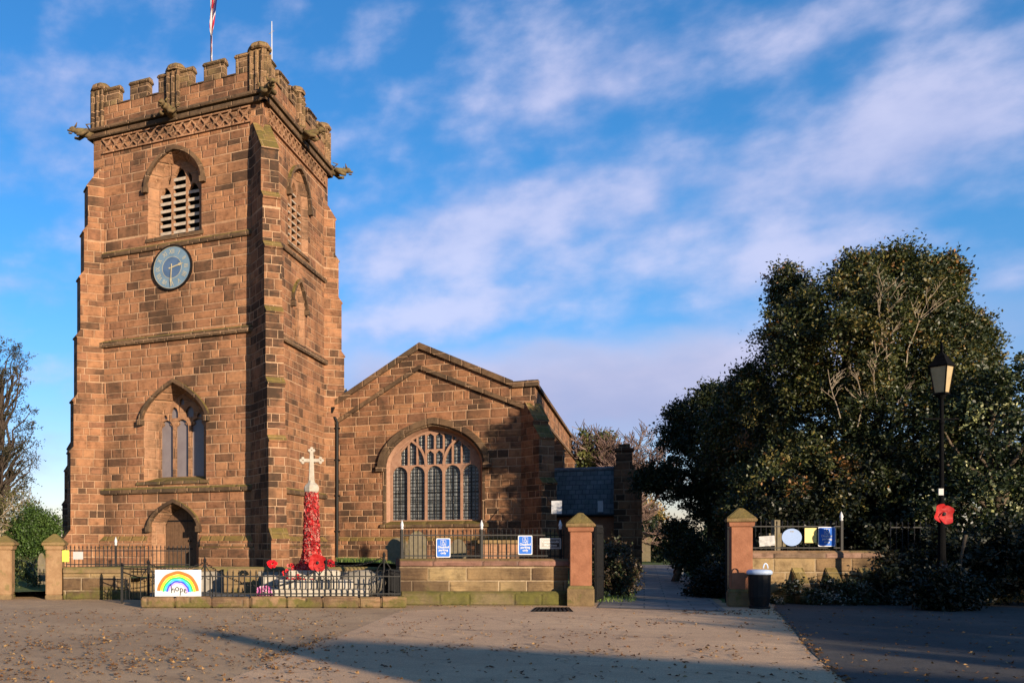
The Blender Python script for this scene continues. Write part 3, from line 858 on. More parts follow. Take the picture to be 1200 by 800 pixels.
def gargoyle(base, n, L=1.0, droop=0.05):
    """crouching beast carved on the cornice, leaning out over the wall"""
    n = n.normalized(); t = Vector((-n.y, n.x, 0)); b = Vector(base)
    mb = MB()
    mb.tube([b - n * 0.15, b + n * L * 0.35 + Ud * 0.06, b + n * L * 0.7 + Ud * 0.10, b + n * L * 0.86 + Ud * (0.10 - droop)], [0.22, 0.20, 0.14, 0.12], 8)
    Mx = Matrix((n, t, Ud)).transposed()
    mb.blob(b + n * (L * 0.93) + Ud * 0.13, 0.18, 0.13, 0.14, Mx); mb.blob(b + n * (L * 1.12) + Ud * 0.06, 0.12, 0.08, 0.05, Mx)
    mb.blob(b + n * (L * 1.08) - Ud * 0.06, 0.10, 0.07, 0.035, Mx)
    for s in (-1, 1):
        mb.tube([b + n * L * 0.84 + t * s * 0.12 + Ud * 0.22, b + n * L * 0.76 + t * s * 0.20 + Ud * 0.40], [0.06, 0.015], 5)
        mb.tube([b + n * L * 0.2 + t * s * 0.22 + Ud * 0.1, b + n * L * 0.55 + t * s * 0.27 - Ud * 0.14, b + n * L * 0.78 + t * s * 0.18 - Ud * 0.16], [0.11, 0.09, 0.07], 6)
        mb.tube([b + n * L * 0.1 + t * s * 0.25 + Ud * 0.15, b + n * L * 0.3 + t * s * 0.36 + Ud * 0.28, b + n * L * 0.02 + t * s * 0.4 + Ud * 0.33], [0.04, 0.05, 0.02], 5)
    return mb.build('gargoyle', M['gargoyle'], church, smooth=True)


gz = 20.50
gargoyle((WC, YW - 0.2, gz), -ey); gargoyle((XS + 0.2, SC, gz), ex, 0.95)
gargoyle((XS + 0.12, YW - 0.12, gz), ex - ey, 0.85); gargoyle((XN - 0.12, YW - 0.12, gz), -ex - ey, 0.85); gargoyle((XS + 0.12, YE + 0.1, gz), ex + ey * 0.6, 0.95)


# windows of the tower
def pier_poly(c, w, z0, z1): return [(c - w, z0), (c + w, z0), (c + w, z1), (c - w, z1)]


def light(c, w, z0, zs, H, n=6): return arch(c, w, z0, zs, H, n)


def belfry(F, c):
    o = (OP if F is W else OPS)['bell']; dep = -o['dep']
    outer = arch(c, o['wi'] + 0.05, o['zi0'] - 0.05, o['zs'], o['Hi'] + 0.05, 12, o['four'])
    lw = 0.28; off = 0.70
    hs = [light(c + s * off, lw, o['zi0'] + 0.02, 17.15, 0.5) for s in (-1, 1)] + [light(c, lw + 0.03, o['zi0'] + 0.02, 17.95, 0.5)]
    hs += [[(c + s * 0.48, 17.78), (c + s * 0.62, 17.70), (c + s * 0.60, 17.98), (c + s * 0.42, 18.2)] if s > 0 else [(c + s * 0.62, 17.70), (c + s * 0.48, 17.78), (c + s * 0.42, 18.2), (c + s * 0.60, 17.98)] for s in (-1, 1)]
    mb = MB(); mb.plate(F, outer, hs, dep - 0.22, dep + 0.0)
    win = mb.build('belfry_window', M['dress'], church)
    lv = MB(); z = o['zi0'] + 0.1
    while z < 18.2:
        for s, zt in ((-1, 17.3), (0, 18.2), (1, 17.3)):
            if z > zt: continue
            u = c + s * off; w = lw + 0.035
            th_ = 0.13 if F is W else 0.05
            lv.hexa([F(u - w, z, dep - 0.02), F(u + w, z, dep - 0.02), F(u + w, z + 0.17, dep - 0.34), F(u - w, z + 0.17, dep - 0.34)],
                    [F(u - w, z + th_, dep - 0.0), F(u + w, z + th_, dep - 0.0), F(u + w, z + 0.14 + th_, dep - 0.34), F(u - w, z + 0.14 + th_, dep - 0.34)])
        z += 0.335
    lv.build('louvres', M['louvre'], win)
    bk = MB(); bk.face(F, outer, (), dep - 0.36); bk.build('dark_backing', M['dark'], win, recalc=False)
    hood(F, c, o['w'] + 0.02, o['zs'], o['H'] + 0.02, 0.16, 0.16, four=o['four'], parent=win)
    sb = MB(); sb.prism(Frame(F.o, F.N, F.V, F.U), [(-o['dep'], o['zi0']), (0.05, o['z0'] + .02), (0.08, o['z0'] - .14), (-0.05, o['z0'] - .14), (-o['dep'], o['z0'] - .1)], c - o['w'] - 0.1, c + o['w'] + 0.1); sb.build('window_sill', M['trim'], win)


belfry(W, WC); belfry(S, SC)

o = OP['wind']; dep = -o['dep']
outer = arch(WC, o['wi'] + 0.04, o['zi0'] - 0.04, o['zs'], o['Hi'] + 0.04, 12, o['four'])
off = 0.78; lw = 0.315
hs = [light(WC + s * off, lw, o['zi0'] + 0.03, 6.85, 0.36) for s in (-1, 0, 1)]
for s in (-1, 1): hs.append(light(WC + s * 0.39, 0.19, 7.28, 7.50, 0.28))
for s in (-1, 1): hs.append(light(WC + s * 0.86, 0.10, 7.25, 7.32, 0.12))
hs.append(light(WC, 0.11, 7.86, 7.98, 0.18))
mb = MB(); mb.plate(W, outer, hs, dep - 0.2, dep)
win = mb.build('traceried_window', M['dress'], church)
mb = MB()
for s in (-1, 0, 1):     # cusps in the heads of the three lights
    for q in (-1, 1):
        u = WC + s * off + q * 0.17
        MB().prism(W, [(u - 0.03, 7.02), (u + q * 0.1, 6.9), (u + q * 0.1, 7.15)] if q > 0 else [(u - 0.1, 6.9), (u + 0.03, 7.02), (u - 0.1, 7.15)], dep - 0.15, dep - 0.05).build('cusp', M['dress'], win)
mb = MB(); mb.face(W, outer, (), dep - 0.14); mb.build('glazing', M['panel'], win, recalc=False)
hood(W, WC, o['w'] + 0.02, o['zs'], o['H'] + 0.02, 0.15, 0.22, four=o['four'], parent=win)
sb = MB(); sb.prism(Frame(W.o, W.N, W.V, W.U), [(-o['dep'], o['zi0']), (0.06, o['z0'] + .03), (0.10, o['z0'] - .10), (-0.05, o['z0'] - .10), (-o['dep'], o['z0'] - .06)], WC - o['w'] - 0.35, WC + o['w'] + 0.15); sb.build('window_sill', M['trim'], win)

o = OP['door']; dep = -o['dep']
mb = MB()
nb = 7; wb = 2 * o['wi'] / nb
for i in range(nb):      # boarded door: planks butted side by side
    u0 = WC - o['wi'] + i * wb; u1 = u0 + wb - 0.012
    def top(u):
        ao = arch_open(WC, o['wi'], o['zs'], o['Hi'], 12, o['four'])
        for (xa, za), (xb, zb) in zip(ao[:-1], ao[1:]):
            if xa - 1e-6 <= u <= xb + 1e-6: return za + (zb - za) * (u - xa) / max(1e-6, xb - xa)
        return o['zs']
    mb.prism(W, [(u0, GZ), (u1, GZ), (u1, top(u1)), ((u0 + u1) / 2, top((u0 + u1) / 2)), (u0, top(u0))], dep - 0.08, dep - 0.02 - 0.006 * (i % 2))
door = mb.build('door', M['wood'], church)
mb = MB()
for z in (1.35, 2.6): MB().fbox(W, WC - o['wi'] + 0.05, WC + o['wi'] * 0.75, z, z + 0.07, dep - 0.02, dep + 0.0).build('strap_hinge', M['iron'], door)
mb = MB(); mb.lathe(W(WC + 0.45, 1.75, dep), [(0.05, -0.05), (0.07, 0), (0.05, 0.05)], 8); mb.build('handle', M['iron'], door)
hood(W, WC, o['w'] + 0.02, o['zs'], o['H'] + 0.02, 0.14, 0.2, four=o['four'], parent=door)
o = OPS['niche']
mb = MB(); mb.plate(S, arch(SC, o['wi'] + 0.03, o['zi0'] - 0.05, o['zs'], o['Hi'] + 0.03, 12, o['four']), [light(SC, 0.40, o['zi0'] + 0.05, 12.6, 0.55)], -o['dep'] - 0.15, -o['dep'])
win = mb.build('narrow_window', M['dress'], church)
mb = MB(); mb.face(S, arch(SC, o['wi'], o['zi0'], o['zs'], o['Hi'], 12, o['four']), (), -o['dep'] - 0.1); mb.build('glazing', M['aisle'], win, recalc=False)
hood(S, SC, o['w'] + 0.02, o['zs'], o['H'] + 0.02, 0.13, 0.16, four=o['four'], parent=win)

# --- aisle with its gabled west wall
AF = Frame((0, YE, 0), (1, 0, 0), (0, 0, 1), (0, -1, 0))
AX0, AX1, AC, AZ, AE = XS + 0.0, -4.55, -9.85, 11.35, 8.55


def ap(px, py): p = onY(px, py, YE); return (p.x, p.z)


aw = dict(w=2.42, z0=2.55, zs=5.40, H=1.98)
awi = dict(w=2.14, z0=2.75, zs=5.40, H=1.74)
acx = -9.22
oo = arch(acx, aw['w'], aw['z0'], aw['zs'], aw['H'], 12, True); ii = arch(acx, awi['w'], awi['z0'], awi['zs'], awi['H'], 12, True)
mb = MB()
AE2 = 8.45
mb.face(AF, [(AX0, GZ), (AX1, GZ), (AX1, 9.0), (-5.6, 9.0), (AC, AZ - 0.25), (AX0, AE2 - 0.1)], [oo])
SY = 68.0
mb.quad((AX1, YE, GZ), (AX1, SY, GZ), (AX1, SY, 9.0), (AX1, YE, 9.0))
aisle = mb.build('aisle_wall', M['aisle'], church, recalc=False)
mb = MB(); mb.loft(AF, oo, 0, ii, -0.5); mb.build('window_reveals', M['mullion'], aisle, recalc=False)
# coping and the moulding below it
mb = MB()
lo = [(AX0 - 0.05, AE2 - 0.12), (AC, AZ - 0.28), (-5.55, 8.93)]
up = [(AX0 - 0.05, AE2 + 0.16), (AC, AZ + 0.02), (-5.50, 9.18)]
mb.strip(AF, lo, up, -0.5, 0.16)
mb.strip(AF, [(-5.52, 8.86), (AX1 + 0.16, 8.86)], [(-5.52, 9.14), (AX1 + 0.16, 9.14)], -0.45, 0.155)
mb.build('gable_coping', M['trim'], church)
mb = MB()
sh = 0.98
lo = [(AX0 - 0.05, AE2 - 0.12 - sh), (AC, AZ - 0.3 - sh), (AX1 + 0.0, 7.62)]
up = [(u, v + 0.2) for u, v in lo]
mb.strip(AF, lo, up, -0.05, 0.17); mb.build('gable_string', M['trim'], church)
# south parapet with coping, string and downpipe
SF = Frame((AX1, 0, 0), (0, 1, 0), (0, 0, 1), (1, 0, 0))
mb = MB(); mb.prism(Frame(SF.o, SF.N, SF.V, SF.U), [(-0.4, 8.862), (0.14, 8.862), (0.14, 9.02), (-0.05, 9.144), (-0.4, 9.144)], YE - 0.17, SY)
mb.prism(Frame(SF.o, SF.N, SF.V, SF.U), [(-0.05, 7.55), (0.16, 7.55), (0.14, 7.72), (-0.02, 7.86), (-0.05, 7.86)], YE - 0.1, SY); mb.build('parapet_coping', M['trim'], church)
mb = MB()
mb.quad((AX0, YE + 0.4, 8.3), (AC, YE + 0.4, 11.05), (AC, SY, 11.05), (AX0, SY, 8.3)); mb.quad((AC, YE + 0.4, 11.05), (AX1 - .3, YE + 0.4, 8.6), (AX1 - .3, SY, 8.6), (AC, SY, 11.05))
mb.build('aisle_roof', M['lead'], church, recalc=False)
mb = MB(); mb.box(-18.6, -14.6, YE + 0.1, 66, GZ, 9.6); mb.build('nave_wall', M['aisle'], church)
mb = MB(); mb.quad((-19, YE + .1, 9.55), (-16.6, YE + .1, 10.9), (-16.6, 66, 10.9), (-19, 66, 9.55)); mb.quad((-16.6, YE + .1, 10.9), (-14.2, YE + .1, 9.55), (-14.2, 66, 9.55), (-16.6, 66, 10.9)); mb.build('nave_roof', M['slate'], church, recalc=False)
# pale carved end of the nave parapet seen past the tower
q = onY(404, 452, 46.5)
mb = MB(); mb.prism(Frame((0, 46.5, 0), (1, 0, 0), (0, 0, 1), (0, -1, 0)), [(q.x - 0.35, 8.0), (q.x + 0.25, 8.0), (q.x + 0.25, 9.1), (q.x - 0.02, 9.95), (q.x - 0.35, 10.1)], -0.4, 0.2)
mb.build('parapet_end', M['palestone'], church)
# plinth of the aisle
mb = MB()
mb.prism(Frame(AF.o, AF.N, AF.V, AF.U), [(-0.05, GZ), (0.16, GZ), (0.16, 1.75), (0.0, 1.95), (-0.05, 1.95)], AX0 + 0.45, AX1 + 0.16)
mb.prism(Frame(SF.o, SF.N, SF.V, SF.U), [(-0.05, GZ), (0.155, GZ), (0.155, 1.75), (0.0, 1.948), (-0.05, 1.948)], YE - 0.1, SY); mb.build('aisle_plinth', M['aisle'], church)
# corner buttress of the aisle
b2 = [(GZ, 1.3), (1.75, 1.1), (4.3, 0.95), (6.35, 0.55), (7.2, 0.0)]
buttress(AX1 - 0.1, YE + 0.1, 1, -1, list(b2), 0.85, 'aisle_buttress', M['aisle'])
for yb in (52.0, 60.0): buttress(AX1 - .05, yb, 1, 0, [(GZ, 1.1), (1.75, 0.95), (4.8, 0.7), (6.6, 0.0)], 0.8, 'aisle_buttress', M['aisle'])
for yb in (48.0, 56.0, 64.0):
    mb = MB(); F = SF
    mb.plate(F, arch(yb, 1.15, 3.0, 5.2, 1.2), [light(yb + s * 0.52, 0.44, 3.1, 5.1, 0.6) for s in (-1, 1)], -0.02, 0.05)
    w_ = mb.build('side_window', M['dress'], church)
    mb = MB(); mb.face(F, arch(yb, 1.1, 3.05, 5.2, 1.15), (), 0.012); mb.build('glazing', M['glass'], w_, recalc=False)

# the five-light window
mb = MB()
W5 = awi['w']; pitch = 2 * W5 / 5; lw = pitch / 2 - 0.052
outer = arch(acx, W5 + 0.03, awi['z0'] - 0.03, awi['zs'], awi['H'] + 0.03, 12, True)
hs = []
zc = 5.02


def ztop(u):
    s = abs(u - acx) / W5
    return awi['zs'] + awi['H'] * (0.8 * math.sqrt(max(0, 1 - s ** 2.2)) + 0.2 * (1 - s))


for i in range(5):
    c = acx - W5 + pitch * (i + 0.5)
    hs.append(light(c, lw, awi['z0'] + 0.02, zc, 0.40))
    for s in (-1, 1):          # pairs of upright panels over each light
        u = c + s * pitch / 4; w = pitch / 4 - 0.034
        zt = min(ztop(u - w), ztop(u + w)) - 0.05
        lo_ = zc + 0.36 + 0.10
        if abs(u - acx) < pitch * 0.52:
            mid = 6.22
            hs.append(light(u, w, lo_, mid - 0.22, 0.16)); hs.append(light(u, w, mid, max(mid + .1, zt - 0.14), 0.13))
        elif zt - lo_ > 0.5:
            hs.append([(u - w, lo_), (u + w, lo_), (u + w, ztop(u + w) - 0.09), (u, min(ztop(u) - 0.06, zt + 0.05)), (u - w, ztop(u - w) - 0.09)])
        elif zt - lo_ > 0.2:
            hs.append([(u - w, lo_), (u + w, lo_), (u + w, lo_ + (ztop(u + w) - .12 - lo_) * .9), (u - w, lo_ + (ztop(u - w) - .12 - lo_) * 0.9)])
mb.plate(AF, outer, hs, -0.70, -0.42)
win = mb.build('great_window', M['mullion'], church)
# sweeping sub-arch bars over the outer pairs of lights
mb = MB()
for s in (-1, 1):
    c0 = acx + s * pitch * 1.5
    a = arch_open(c0, pitch * 1.0 - 0.05, 5.42, 1.28, 10); b = arch_open(c0, pitch * 1.0 + 0.05, 5.42, 1.40, 10)
    keep = [k for k in range(len(a)) if a[k][1] < ztop(a[k][0]) - 0.05 and abs(a[k][0] - acx) < W5 - 0.05]
    mb.strip(AF, [a[k] for k in keep], [b[k] for k in keep], -0.6, -0.395)
mb.build('tracery_bars', M['mullion'], win)
mb = MB(); mb.face(AF, outer, (), -0.58); mb.build('glazing', M['glass'], win, recalc=False)
mb = MB()
for i in range(5):
    c = acx - W5 + pitch * (i + 0.5); mb.fbox(AF, c - 0.015, c + 0.015, awi['z0'], zc + 0.3, -0.575, -0.545)
    for k in range(1, 5): mb.fbox(AF, c - lw, c + lw, awi['z0'] + k * 0.46 - 0.012, awi['z0'] + k * 0.46 + 0.012, -0.574, -0.55)
mb.build('saddle_bars', M['iron'], win)
hood(AF, acx, aw['w'] + 0.02, aw['zs'], aw['H'] + 0.02, 0.26, 0.16, four=True, parent=win, mat=M['trim'])
a = arch_open(acx, aw['w'] - 0.10, aw['zs'], aw['H'] - 0.08, 14, True); b = arch_open(acx, aw['w'] + 0.02, aw['zs'], aw['H'] + 0.02, 14, True)
mb = MB(); mb.strip(AF, [(a[0][0], aw['z0'])] + a + [(a[-1][0], aw['z0'])], [(b[0][0], aw['z0'])] + b + [(b[-1][0], aw['z0'])], -0.2, 0.03); mb.build('arch_moulding', M['trim'], win)
mb = MB(); mb.prism(Frame(AF.o, AF.N, AF.V, AF.U), [(-0.5, awi['z0']), (0.1, aw['z0']), (0.14, aw['z0'] - .14), (-0.05, aw['z0'] - .14), (-0.5, aw['z0'] - .1)], acx - aw['w'] - 0.15, acx + aw['w'] + 0.2); mb.build('window_sill', M['trim'], win)

# rainwater pipe in the corner beside the tower
p0 = onY(395, 650, YE - 0.14)
mb = MB()
xp = p0.x + 0.0
mb.tube([(xp, YE - 0.13, 0.9), (xp, YE - 0.13, 7.75), (xp - 0.12, YE - 0.13, 7.95), (xp - 0.30, YE - 0.13, 8.05), (xp - 0.32, YE - 0.13, 8.2)], 0.085, 8)
for z in (2.2, 4.0, 5.8, 7.4): mb.box(xp - 0.13, xp + 0.13, YE - 0.2, YE + 0.01, z, z + 0.07)
pipe = mb.build('downpipe', M['iron'], church, smooth=False)
mb = MB(); mb.prism(Frame((0, YE - 0.02, 0), (1, 0, 0), (0, 0, 1), (0, -1, 0)), [(xp - 0.42, 8.2), (xp - 0.2, 8.2), (xp - 0.1, 8.5), (xp - 0.52, 8.5)], 0.0, 0.28); mb.build('hopper_head', M['iron'], pipe)

# porch on the south side
PY0, PY1, PX0, PX1 = 49.2, 54.0, AX1, -1.35
mb = MB()
mb.quad((PX0, PY0, GZ - .5), (PX1, PY0, GZ - .5), (PX1, PY0, 3.2), (PX0, PY0, 3.2)); mb.quad((PX1, PY0, GZ - .5), (PX1, PY1, GZ - .5), (PX1, PY1, 3.2), (PX1, PY0, 3.2))
mb.quad((PX1, PY0, 3.2), (PX1, PY1, 3.2), (PX1, (PY0 + PY1) / 2, 5.55)); mb.quad((PX0, PY1, GZ - .5), (PX1, PY1, GZ - .5), (PX1, PY1, 3.2), (PX0, PY1, 3.2))
mb.build('porch_wall', M['pier'], church, recalc=False)
mb = MB(); ym = (PY0 + PY1) / 2
mb.quad((PX0 - .0, PY0 - 0.25, 3.05), (PX1 + 0.05, PY0 - 0.25, 3.05), (PX1 + .05, ym, 5.55), (PX0, ym, 5.55)); mb.quad((PX0, PY1 + 0.25, 3.05), (PX1 + .05, PY1 + .25, 3.05), (PX1 + .05, ym, 5.55), (PX0, ym, 5.55))
proof = mb.build('porch_roof', M['slate'], church, recalc=False)
mb = MB(); mb.tube([(PX0, ym, 5.57), (PX1, ym, 5.57)], 0.1, 6); mb.build('ridge_tiles', M['lead'], proof)
mb = MB(); mb.tube([(PX0, PY0 - 0.3, 3.03), (PX1, PY0 - 0.3, 3.03)], 0.06, 6); mb.build('gutter', M['iron'], proof)
# gable parapet and stepped turret
mb = MB()
GFm = Frame((PX1, 0, 0), (0, 1, 0), (0, 0, 1), (1, 0, 0))
mb.prism(GFm, [(PY0 - 0.35, 0.3), (PY1 + 0.35, 0.3), (PY1 + 0.35, 3.5), (ym, 6.0), (PY0 - 0.35, 3.5)], 0.03, 0.4)
mb.build('porch_gable', M['aisle'], church)
tq = XZ(fu(711, 47.0), 47.0)
mb = MB()
mb.box(PX1 + 0.0, PX1 + 0.95, PY0 - 0.95, PY0 + 0.1, 0.2, 5.45); mb.box(PX1 + 0.1, PX1 + 0.82, PY0 - 0.85, PY0 - 0.02, 5.45, 6.15); mb.box(PX1 + 0.02, PX1 + 0.9, PY0 - 0.93, PY0 + 0.06, 6.15, 6.28)
mb.box(PX1 + 0.9, PX1 + 1.25, PY0 - 0.8, PY0 + 0.0, 0.2, 5.2); mb.box(PX1 + 0.2, PX1 + 0.72, PY0 - 0.75, PY0 - 0.12, 6.28, 6.5)
mb.build('porch_turret', M['aisle'], church, bevel=0.02)
mb = MB(); mb.box(PX1 - 0.75, PX1 - 0.5, PY0 - 0.34, PY0 - 0.27, 3.2, 3.75); mb.build('meter_box', M['whitepaint'], church)
# shaded outshut on the north side behind the tower
buttress(-28.0, 45.2, -1, 0, [(GZ, 3.35), (3.9, 3.2), (5.9, 3.0), (7.2, 2.55), (9.0, 0.0)], 1.3, 'aisle_buttress', M['aisle'])
mb = MB(); mb.box(-29.6, XN + 0.2, 45.4, 66, GZ, 8.2); mb.build('north_aisle_wall', M['aisle'], church)

# ------------------------------------------------------------------ things on the church
# clock
ck = onY(202.5, 314, YW); ct = mk('clock', 'round blue clock with gilded Roman numerals on the tower wall', 'clock', (ck.x, YW, ck.z))
CF = Frame((ck.x, YW, ck.z), (1, 0, 0), (0, 0, 1), (0, -1, 0))


def disc(r, n=48, c=(0, 0)): return [(c[0] + r * math.cos(2 * math.pi * k / n), c[1] + r * math.sin(2 * math.pi * k / n)) for k in range(n)]


CR = 0.96
MB().prism(CF, disc(CR), -0.02, 0.09).build('dial', M['clockblue'], ct)
mb = MB(); mb.plate(CF, disc(CR + 0.035), [disc(CR - 0.03)], 0.0, 0.12); mb.build('bezel', M['iron'], ct)
MB().prism(CF, disc(0.45), 0.09, 0.096).build('dial_centre', M['clockdark'], ct)


def text_mesh(body, size):
    cu = bpy.data.curves.new('txt', 'FONT'); cu.body = body; cu.size = size; cu.align_x = 'CENTER'; cu.align_y = 'CENTER'
    o_ = bpy.data.objects.new('txt', cu); col.objects.link(o_)
    dg = bpy.context.evaluated_depsgraph_get(); dg.update()
    me = o_.evaluated_get(dg).to_mesh()
    vs_ = [(v.co.x, v.co.y) for v in me.vertices]; fs_ = [tuple(p.vertices) for p in me.polygons]
    o_.evaluated_get(dg).to_mesh_clear(); bpy.data.objects.remove(o_); bpy.data.curves.remove(cu)
    return vs_, fs_


def add_text(mb, F, body, size, u, v, d, sx=1.0, rot=0.0, bold=0.0):
    vs_, fs_ = text_mesh(body, size)
    offs = [(0, 0)] if not bold else [(0, 0), (bold, 0), (-bold, 0)]
    c, s = math.cos(rot), math.sin(rot)
    for k, (ox, oy) in enumerate(offs):
        i = len(mb.v)
        mb.v += [F(u + (x * sx + ox) * c - y * s, v + (x * sx + ox) * s + y * c, d + 0.0007 * k) for x, y in vs_]
        mb.f += [tuple(i + q for q in f) for f in fs_]


mb = MB()
for k, t_ in enumerate(['XII', 'I', 'II', 'III', 'IIII', 'V', 'VI', 'VII', 'VIII', 'IX', 'X', 'XI']):
    th = math.pi / 2 - k * math.pi / 6
    add_text(mb, CF, t_, 0.30, 0.70 * math.cos(th), 0.70 * math.sin(th), 0.097, 0.75, th - math.pi / 2)
mb.build('numerals', M['gilt'], ct, recalc=False)
mb = MB(); mb.plate(CF, disc(0.925), [disc(0.91)], 0.09, 0.098); mb.plate(CF, disc(0.485), [disc(0.47)], 0.09, 0.098); mb.build('minute_ring', M['gilt'], ct)


def hand(th, L, w, nm, d):
    mb = MB(); c, s = math.cos(th), math.sin(th)
    P_ = [(-0.15, -w), (L * 0.55, -w * 0.9), (L * 0.62, -w * 2.2), (L * 0.75, -w * 1.8), (L * 0.8, -w * 0.7), (L, 0), (L * 0.8, w * 0.7), (L * 0.75, w * 1.8), (L * 0.62, w * 2.2), (L * 0.55, w * 0.9), (-0.15, w)]
    poly = [(a * c - b * s, a * s + b * c) for a, b in P_]
    mb.v = []; i = 0
    mb.face(CF, poly, (), d + 0.02); mb.loft(CF, poly, d, poly, d + 0.02)
    return mb.build(nm, M['gilt'], ct)


hand(math.pi / 2 - R_(77), 0.60, 0.028, 'hour_hand', 0.10); hand(math.pi / 2 - R_(183), 0.86, 0.020, 'minute_hand', 0.13)

# flag on its pole
fp = XZ(fu(247.6, 41.0), 41.0, 20.6)
ft = mk('flagpole', 'white flagpole on the tower roof with a limp Union Flag', 'flagpole', fp)
MB().tube([fp, fp + Ud * 7.5], [0.06, 0.045], 8).build('pole', M['whitepaint'], ft, smooth=True)
n_s, n_t = 40, 90
vs_ = []; cs_ = []
for j in range(n_t + 1):
    t_ = j / n_t; z = 26.9 - 4.45 * t_
    for i in range(n_s + 1):
        s_ = i / n_s
        fold = math.sin(s_ * 9.5 + t_ * 2.2) * (0.10 + 0.08 * t_)
        lat = 0.05 + 0.36 * s_ * (0.55 + 0.45 * math.sin(t_ * 7 + 1.0)) * (1 - 0.35 * t_) + 0.05 * math.sin(t_ * 12 + s_ * 3)
        p = fp.copy(); p.z = z; p += Rd * (lat - 0.08) - Fd * (fold + 0.03); vs_.append(p)
        # union flag pattern on the cloth: fly length 2, hoist 1, hung diagonal so folds show all colours
        x = (s_ * 0.55 + t_ * 1.45 - 1.0); y = (t_ * 0.9 - s_ * 0.9) * 0.55 + 0.03
        xx, yy = x, y
        c_ = (0.010, 0.014, 0.075)
        dd = abs(abs(yy) - abs(xx) * 0.5)
        if dd < 0.085: c_ = (0.50, 0.50, 0.52)
        if dd < 0.035: c_ = (0.36, 0.012, 0.025)
        if abs(xx) < 0.12 or abs(yy) < 0.12: c_ = (0.50, 0.50, 0.52)
        if abs(xx) < 0.075 or abs(yy) < 0.075: c_ = (0.36, 0.012, 0.025)
        cs_.append(c_)


def colored(name, verts, faces, cols, mat, parent=None, loc=None, smooth=False):
    me = bpy.data.meshes.new(name); org = Vector(loc) if loc is not None else origin(parent)
    me.from_pydata([tuple(Vector(v) - org) for v in verts], [], faces)
    at = me.color_attributes.new('tint', 'FLOAT_COLOR', 'POINT')
    at.data.foreach_set('color', np.array([(*c, 1.0) for c in cols], dtype=np.float32).ravel())
    me.materials.append(mat)
    if smooth: me.polygons.foreach_set('use_smooth', [True] * len(me.polygons))
    o_ = bpy.data.objects.new(name, me); col.objects.link(o_)
    if parent is not None: o_.parent = parent
    else: o_.location = org
    ORG[o_.name] = org
    return o_


colored('flag', vs_, [(j * (n_s + 1) + i, j * (n_s + 1) + i + 1, (j + 1) * (n_s + 1) + i + 1, (j + 1) * (n_s + 1) + i) for j in range(n_t) for i in range(n_s)], cs_, M['tint'], ft, smooth=True)
# aerial
aq = XZ(fu(318.5, 39.2), 39.2, 20.6)
at_ = mk('aerial', 'thin pale whip aerial on the near corner of the tower roof', 'aerial', aq)
MB().tube([aq, aq + Ud * 1.9, aq + Ud * 3.75], [0.035, 0.03, 0.018], 6).build('mast', M['whitepaint'], at_)
mb = MB(); mb.tube([aq + Ud * 3.2 - Rd * 0.12, aq + Ud * 3.35 + Rd * 0.1], 0.012, 5); mb.tube([aq + Ud * 1.6, aq + Ud * 2.0], 0.06, 6); mb.build('bracket', M['lead'], at_)
# board on the south side of the aisle
bq = onY(652, 594, YE - 2.6)
nb_ = mk('notice_board', 'blank white board fixed at the dark corner of the aisle, above the railings', 'notice board', bq)
BFm = Frame((0, YE - 2.6, 0), (1, 0, 0), (0, 0, 1), (0, -1, 0))
MB().fbox(BFm, bq.x - 0.2, bq.x + 0.22, bq.z - 0.28, bq.z + 0.28, -0.03, 0.0).build('board', M['whitepaint'], nb_)
MB().tube([(bq.x - .2, YE - 2.56, bq.z + 0.2), (bq.x - 0.5, YE - 1.9, bq.z + 0.6)], 0.02, 5).build('bracket', M['iron'], nb_)

# ------------------------------------------------------------------ boundary walls
WZ = 23.75


def fwall(name, label, Z, px0, px1, courses, parent_mat, bevel=0.015):
    """free-standing wall along the road: courses = (name, y_top, y_bottom, proud, thickness, material)"""
    F = front(Z); c = XZ(fu((px0 + px1) / 2, Z), Z, 0)
    t_ = mk(name, label, 'wall', c)
    for nm, z1, z0, proud, th, mat, sloped in courses:
        mb = MB(); u0, u1 = fu(px0, Z), fu(px1, Z)
        if sloped: mb.prism(Frame(F.o, F.N, F.V, F.U), [(-th, z0), (proud, z0), (proud, z1 - 0.06), (proud - 0.08, z1), (-th + 0.06, z1), (-th, z1 - 0.06)], u0, u1)
        else: mb.fbox(F, u0, u1, z0, z1, -th, proud)
        mb.build(nm, mat, t_, bevel=bevel)
    return t_


M['coping'] = stone('wall_coping', [(0, (0.177, 0.092, 0.071)), (0.6, (0.224, 0.124, 0.097)), (1, (0.190, 0.134, 0.092))], 1.2, 3.0, mort=(0.136, 0.099, 0.084), mw=0.008, moss=0.45, soot=0.5)
fwall('boundary_wall', 'sandstone boundary wall between the memorial enclosure and the left gate pier', WZ, 468, 666,
      [('wall_body', 1.02, 0.0, 0.0, 0.45, M['wall'], False), ('coping', 1.21, 1.02, 0.06, 0.5, M['coping'], True), ('base_course', 0.36, 0.0, 0.28, 0.0, M['mosskerb'], True)], None)
LZ = 25.9
fwall('boundary_wall', 'short mossy boundary wall right of the weathered left gate pier, under two notices', LZ, 74, 152,
      [('wall_body', 0.76, 0.0, 0.0, 0.4, M['wall'], False), ('coping', 0.93, 0.76, 0.07, 0.5, M['pierbase'], True)], None)
RZ = 24.2
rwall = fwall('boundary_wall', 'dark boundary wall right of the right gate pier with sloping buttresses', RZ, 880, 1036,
      [('wall_body', 1.22, 0.0, 0.0, 0.45, M['darkwall'], False), ('coping', 1.42, 1.22, 0.05, 0.5, M['coping'], True)], None)
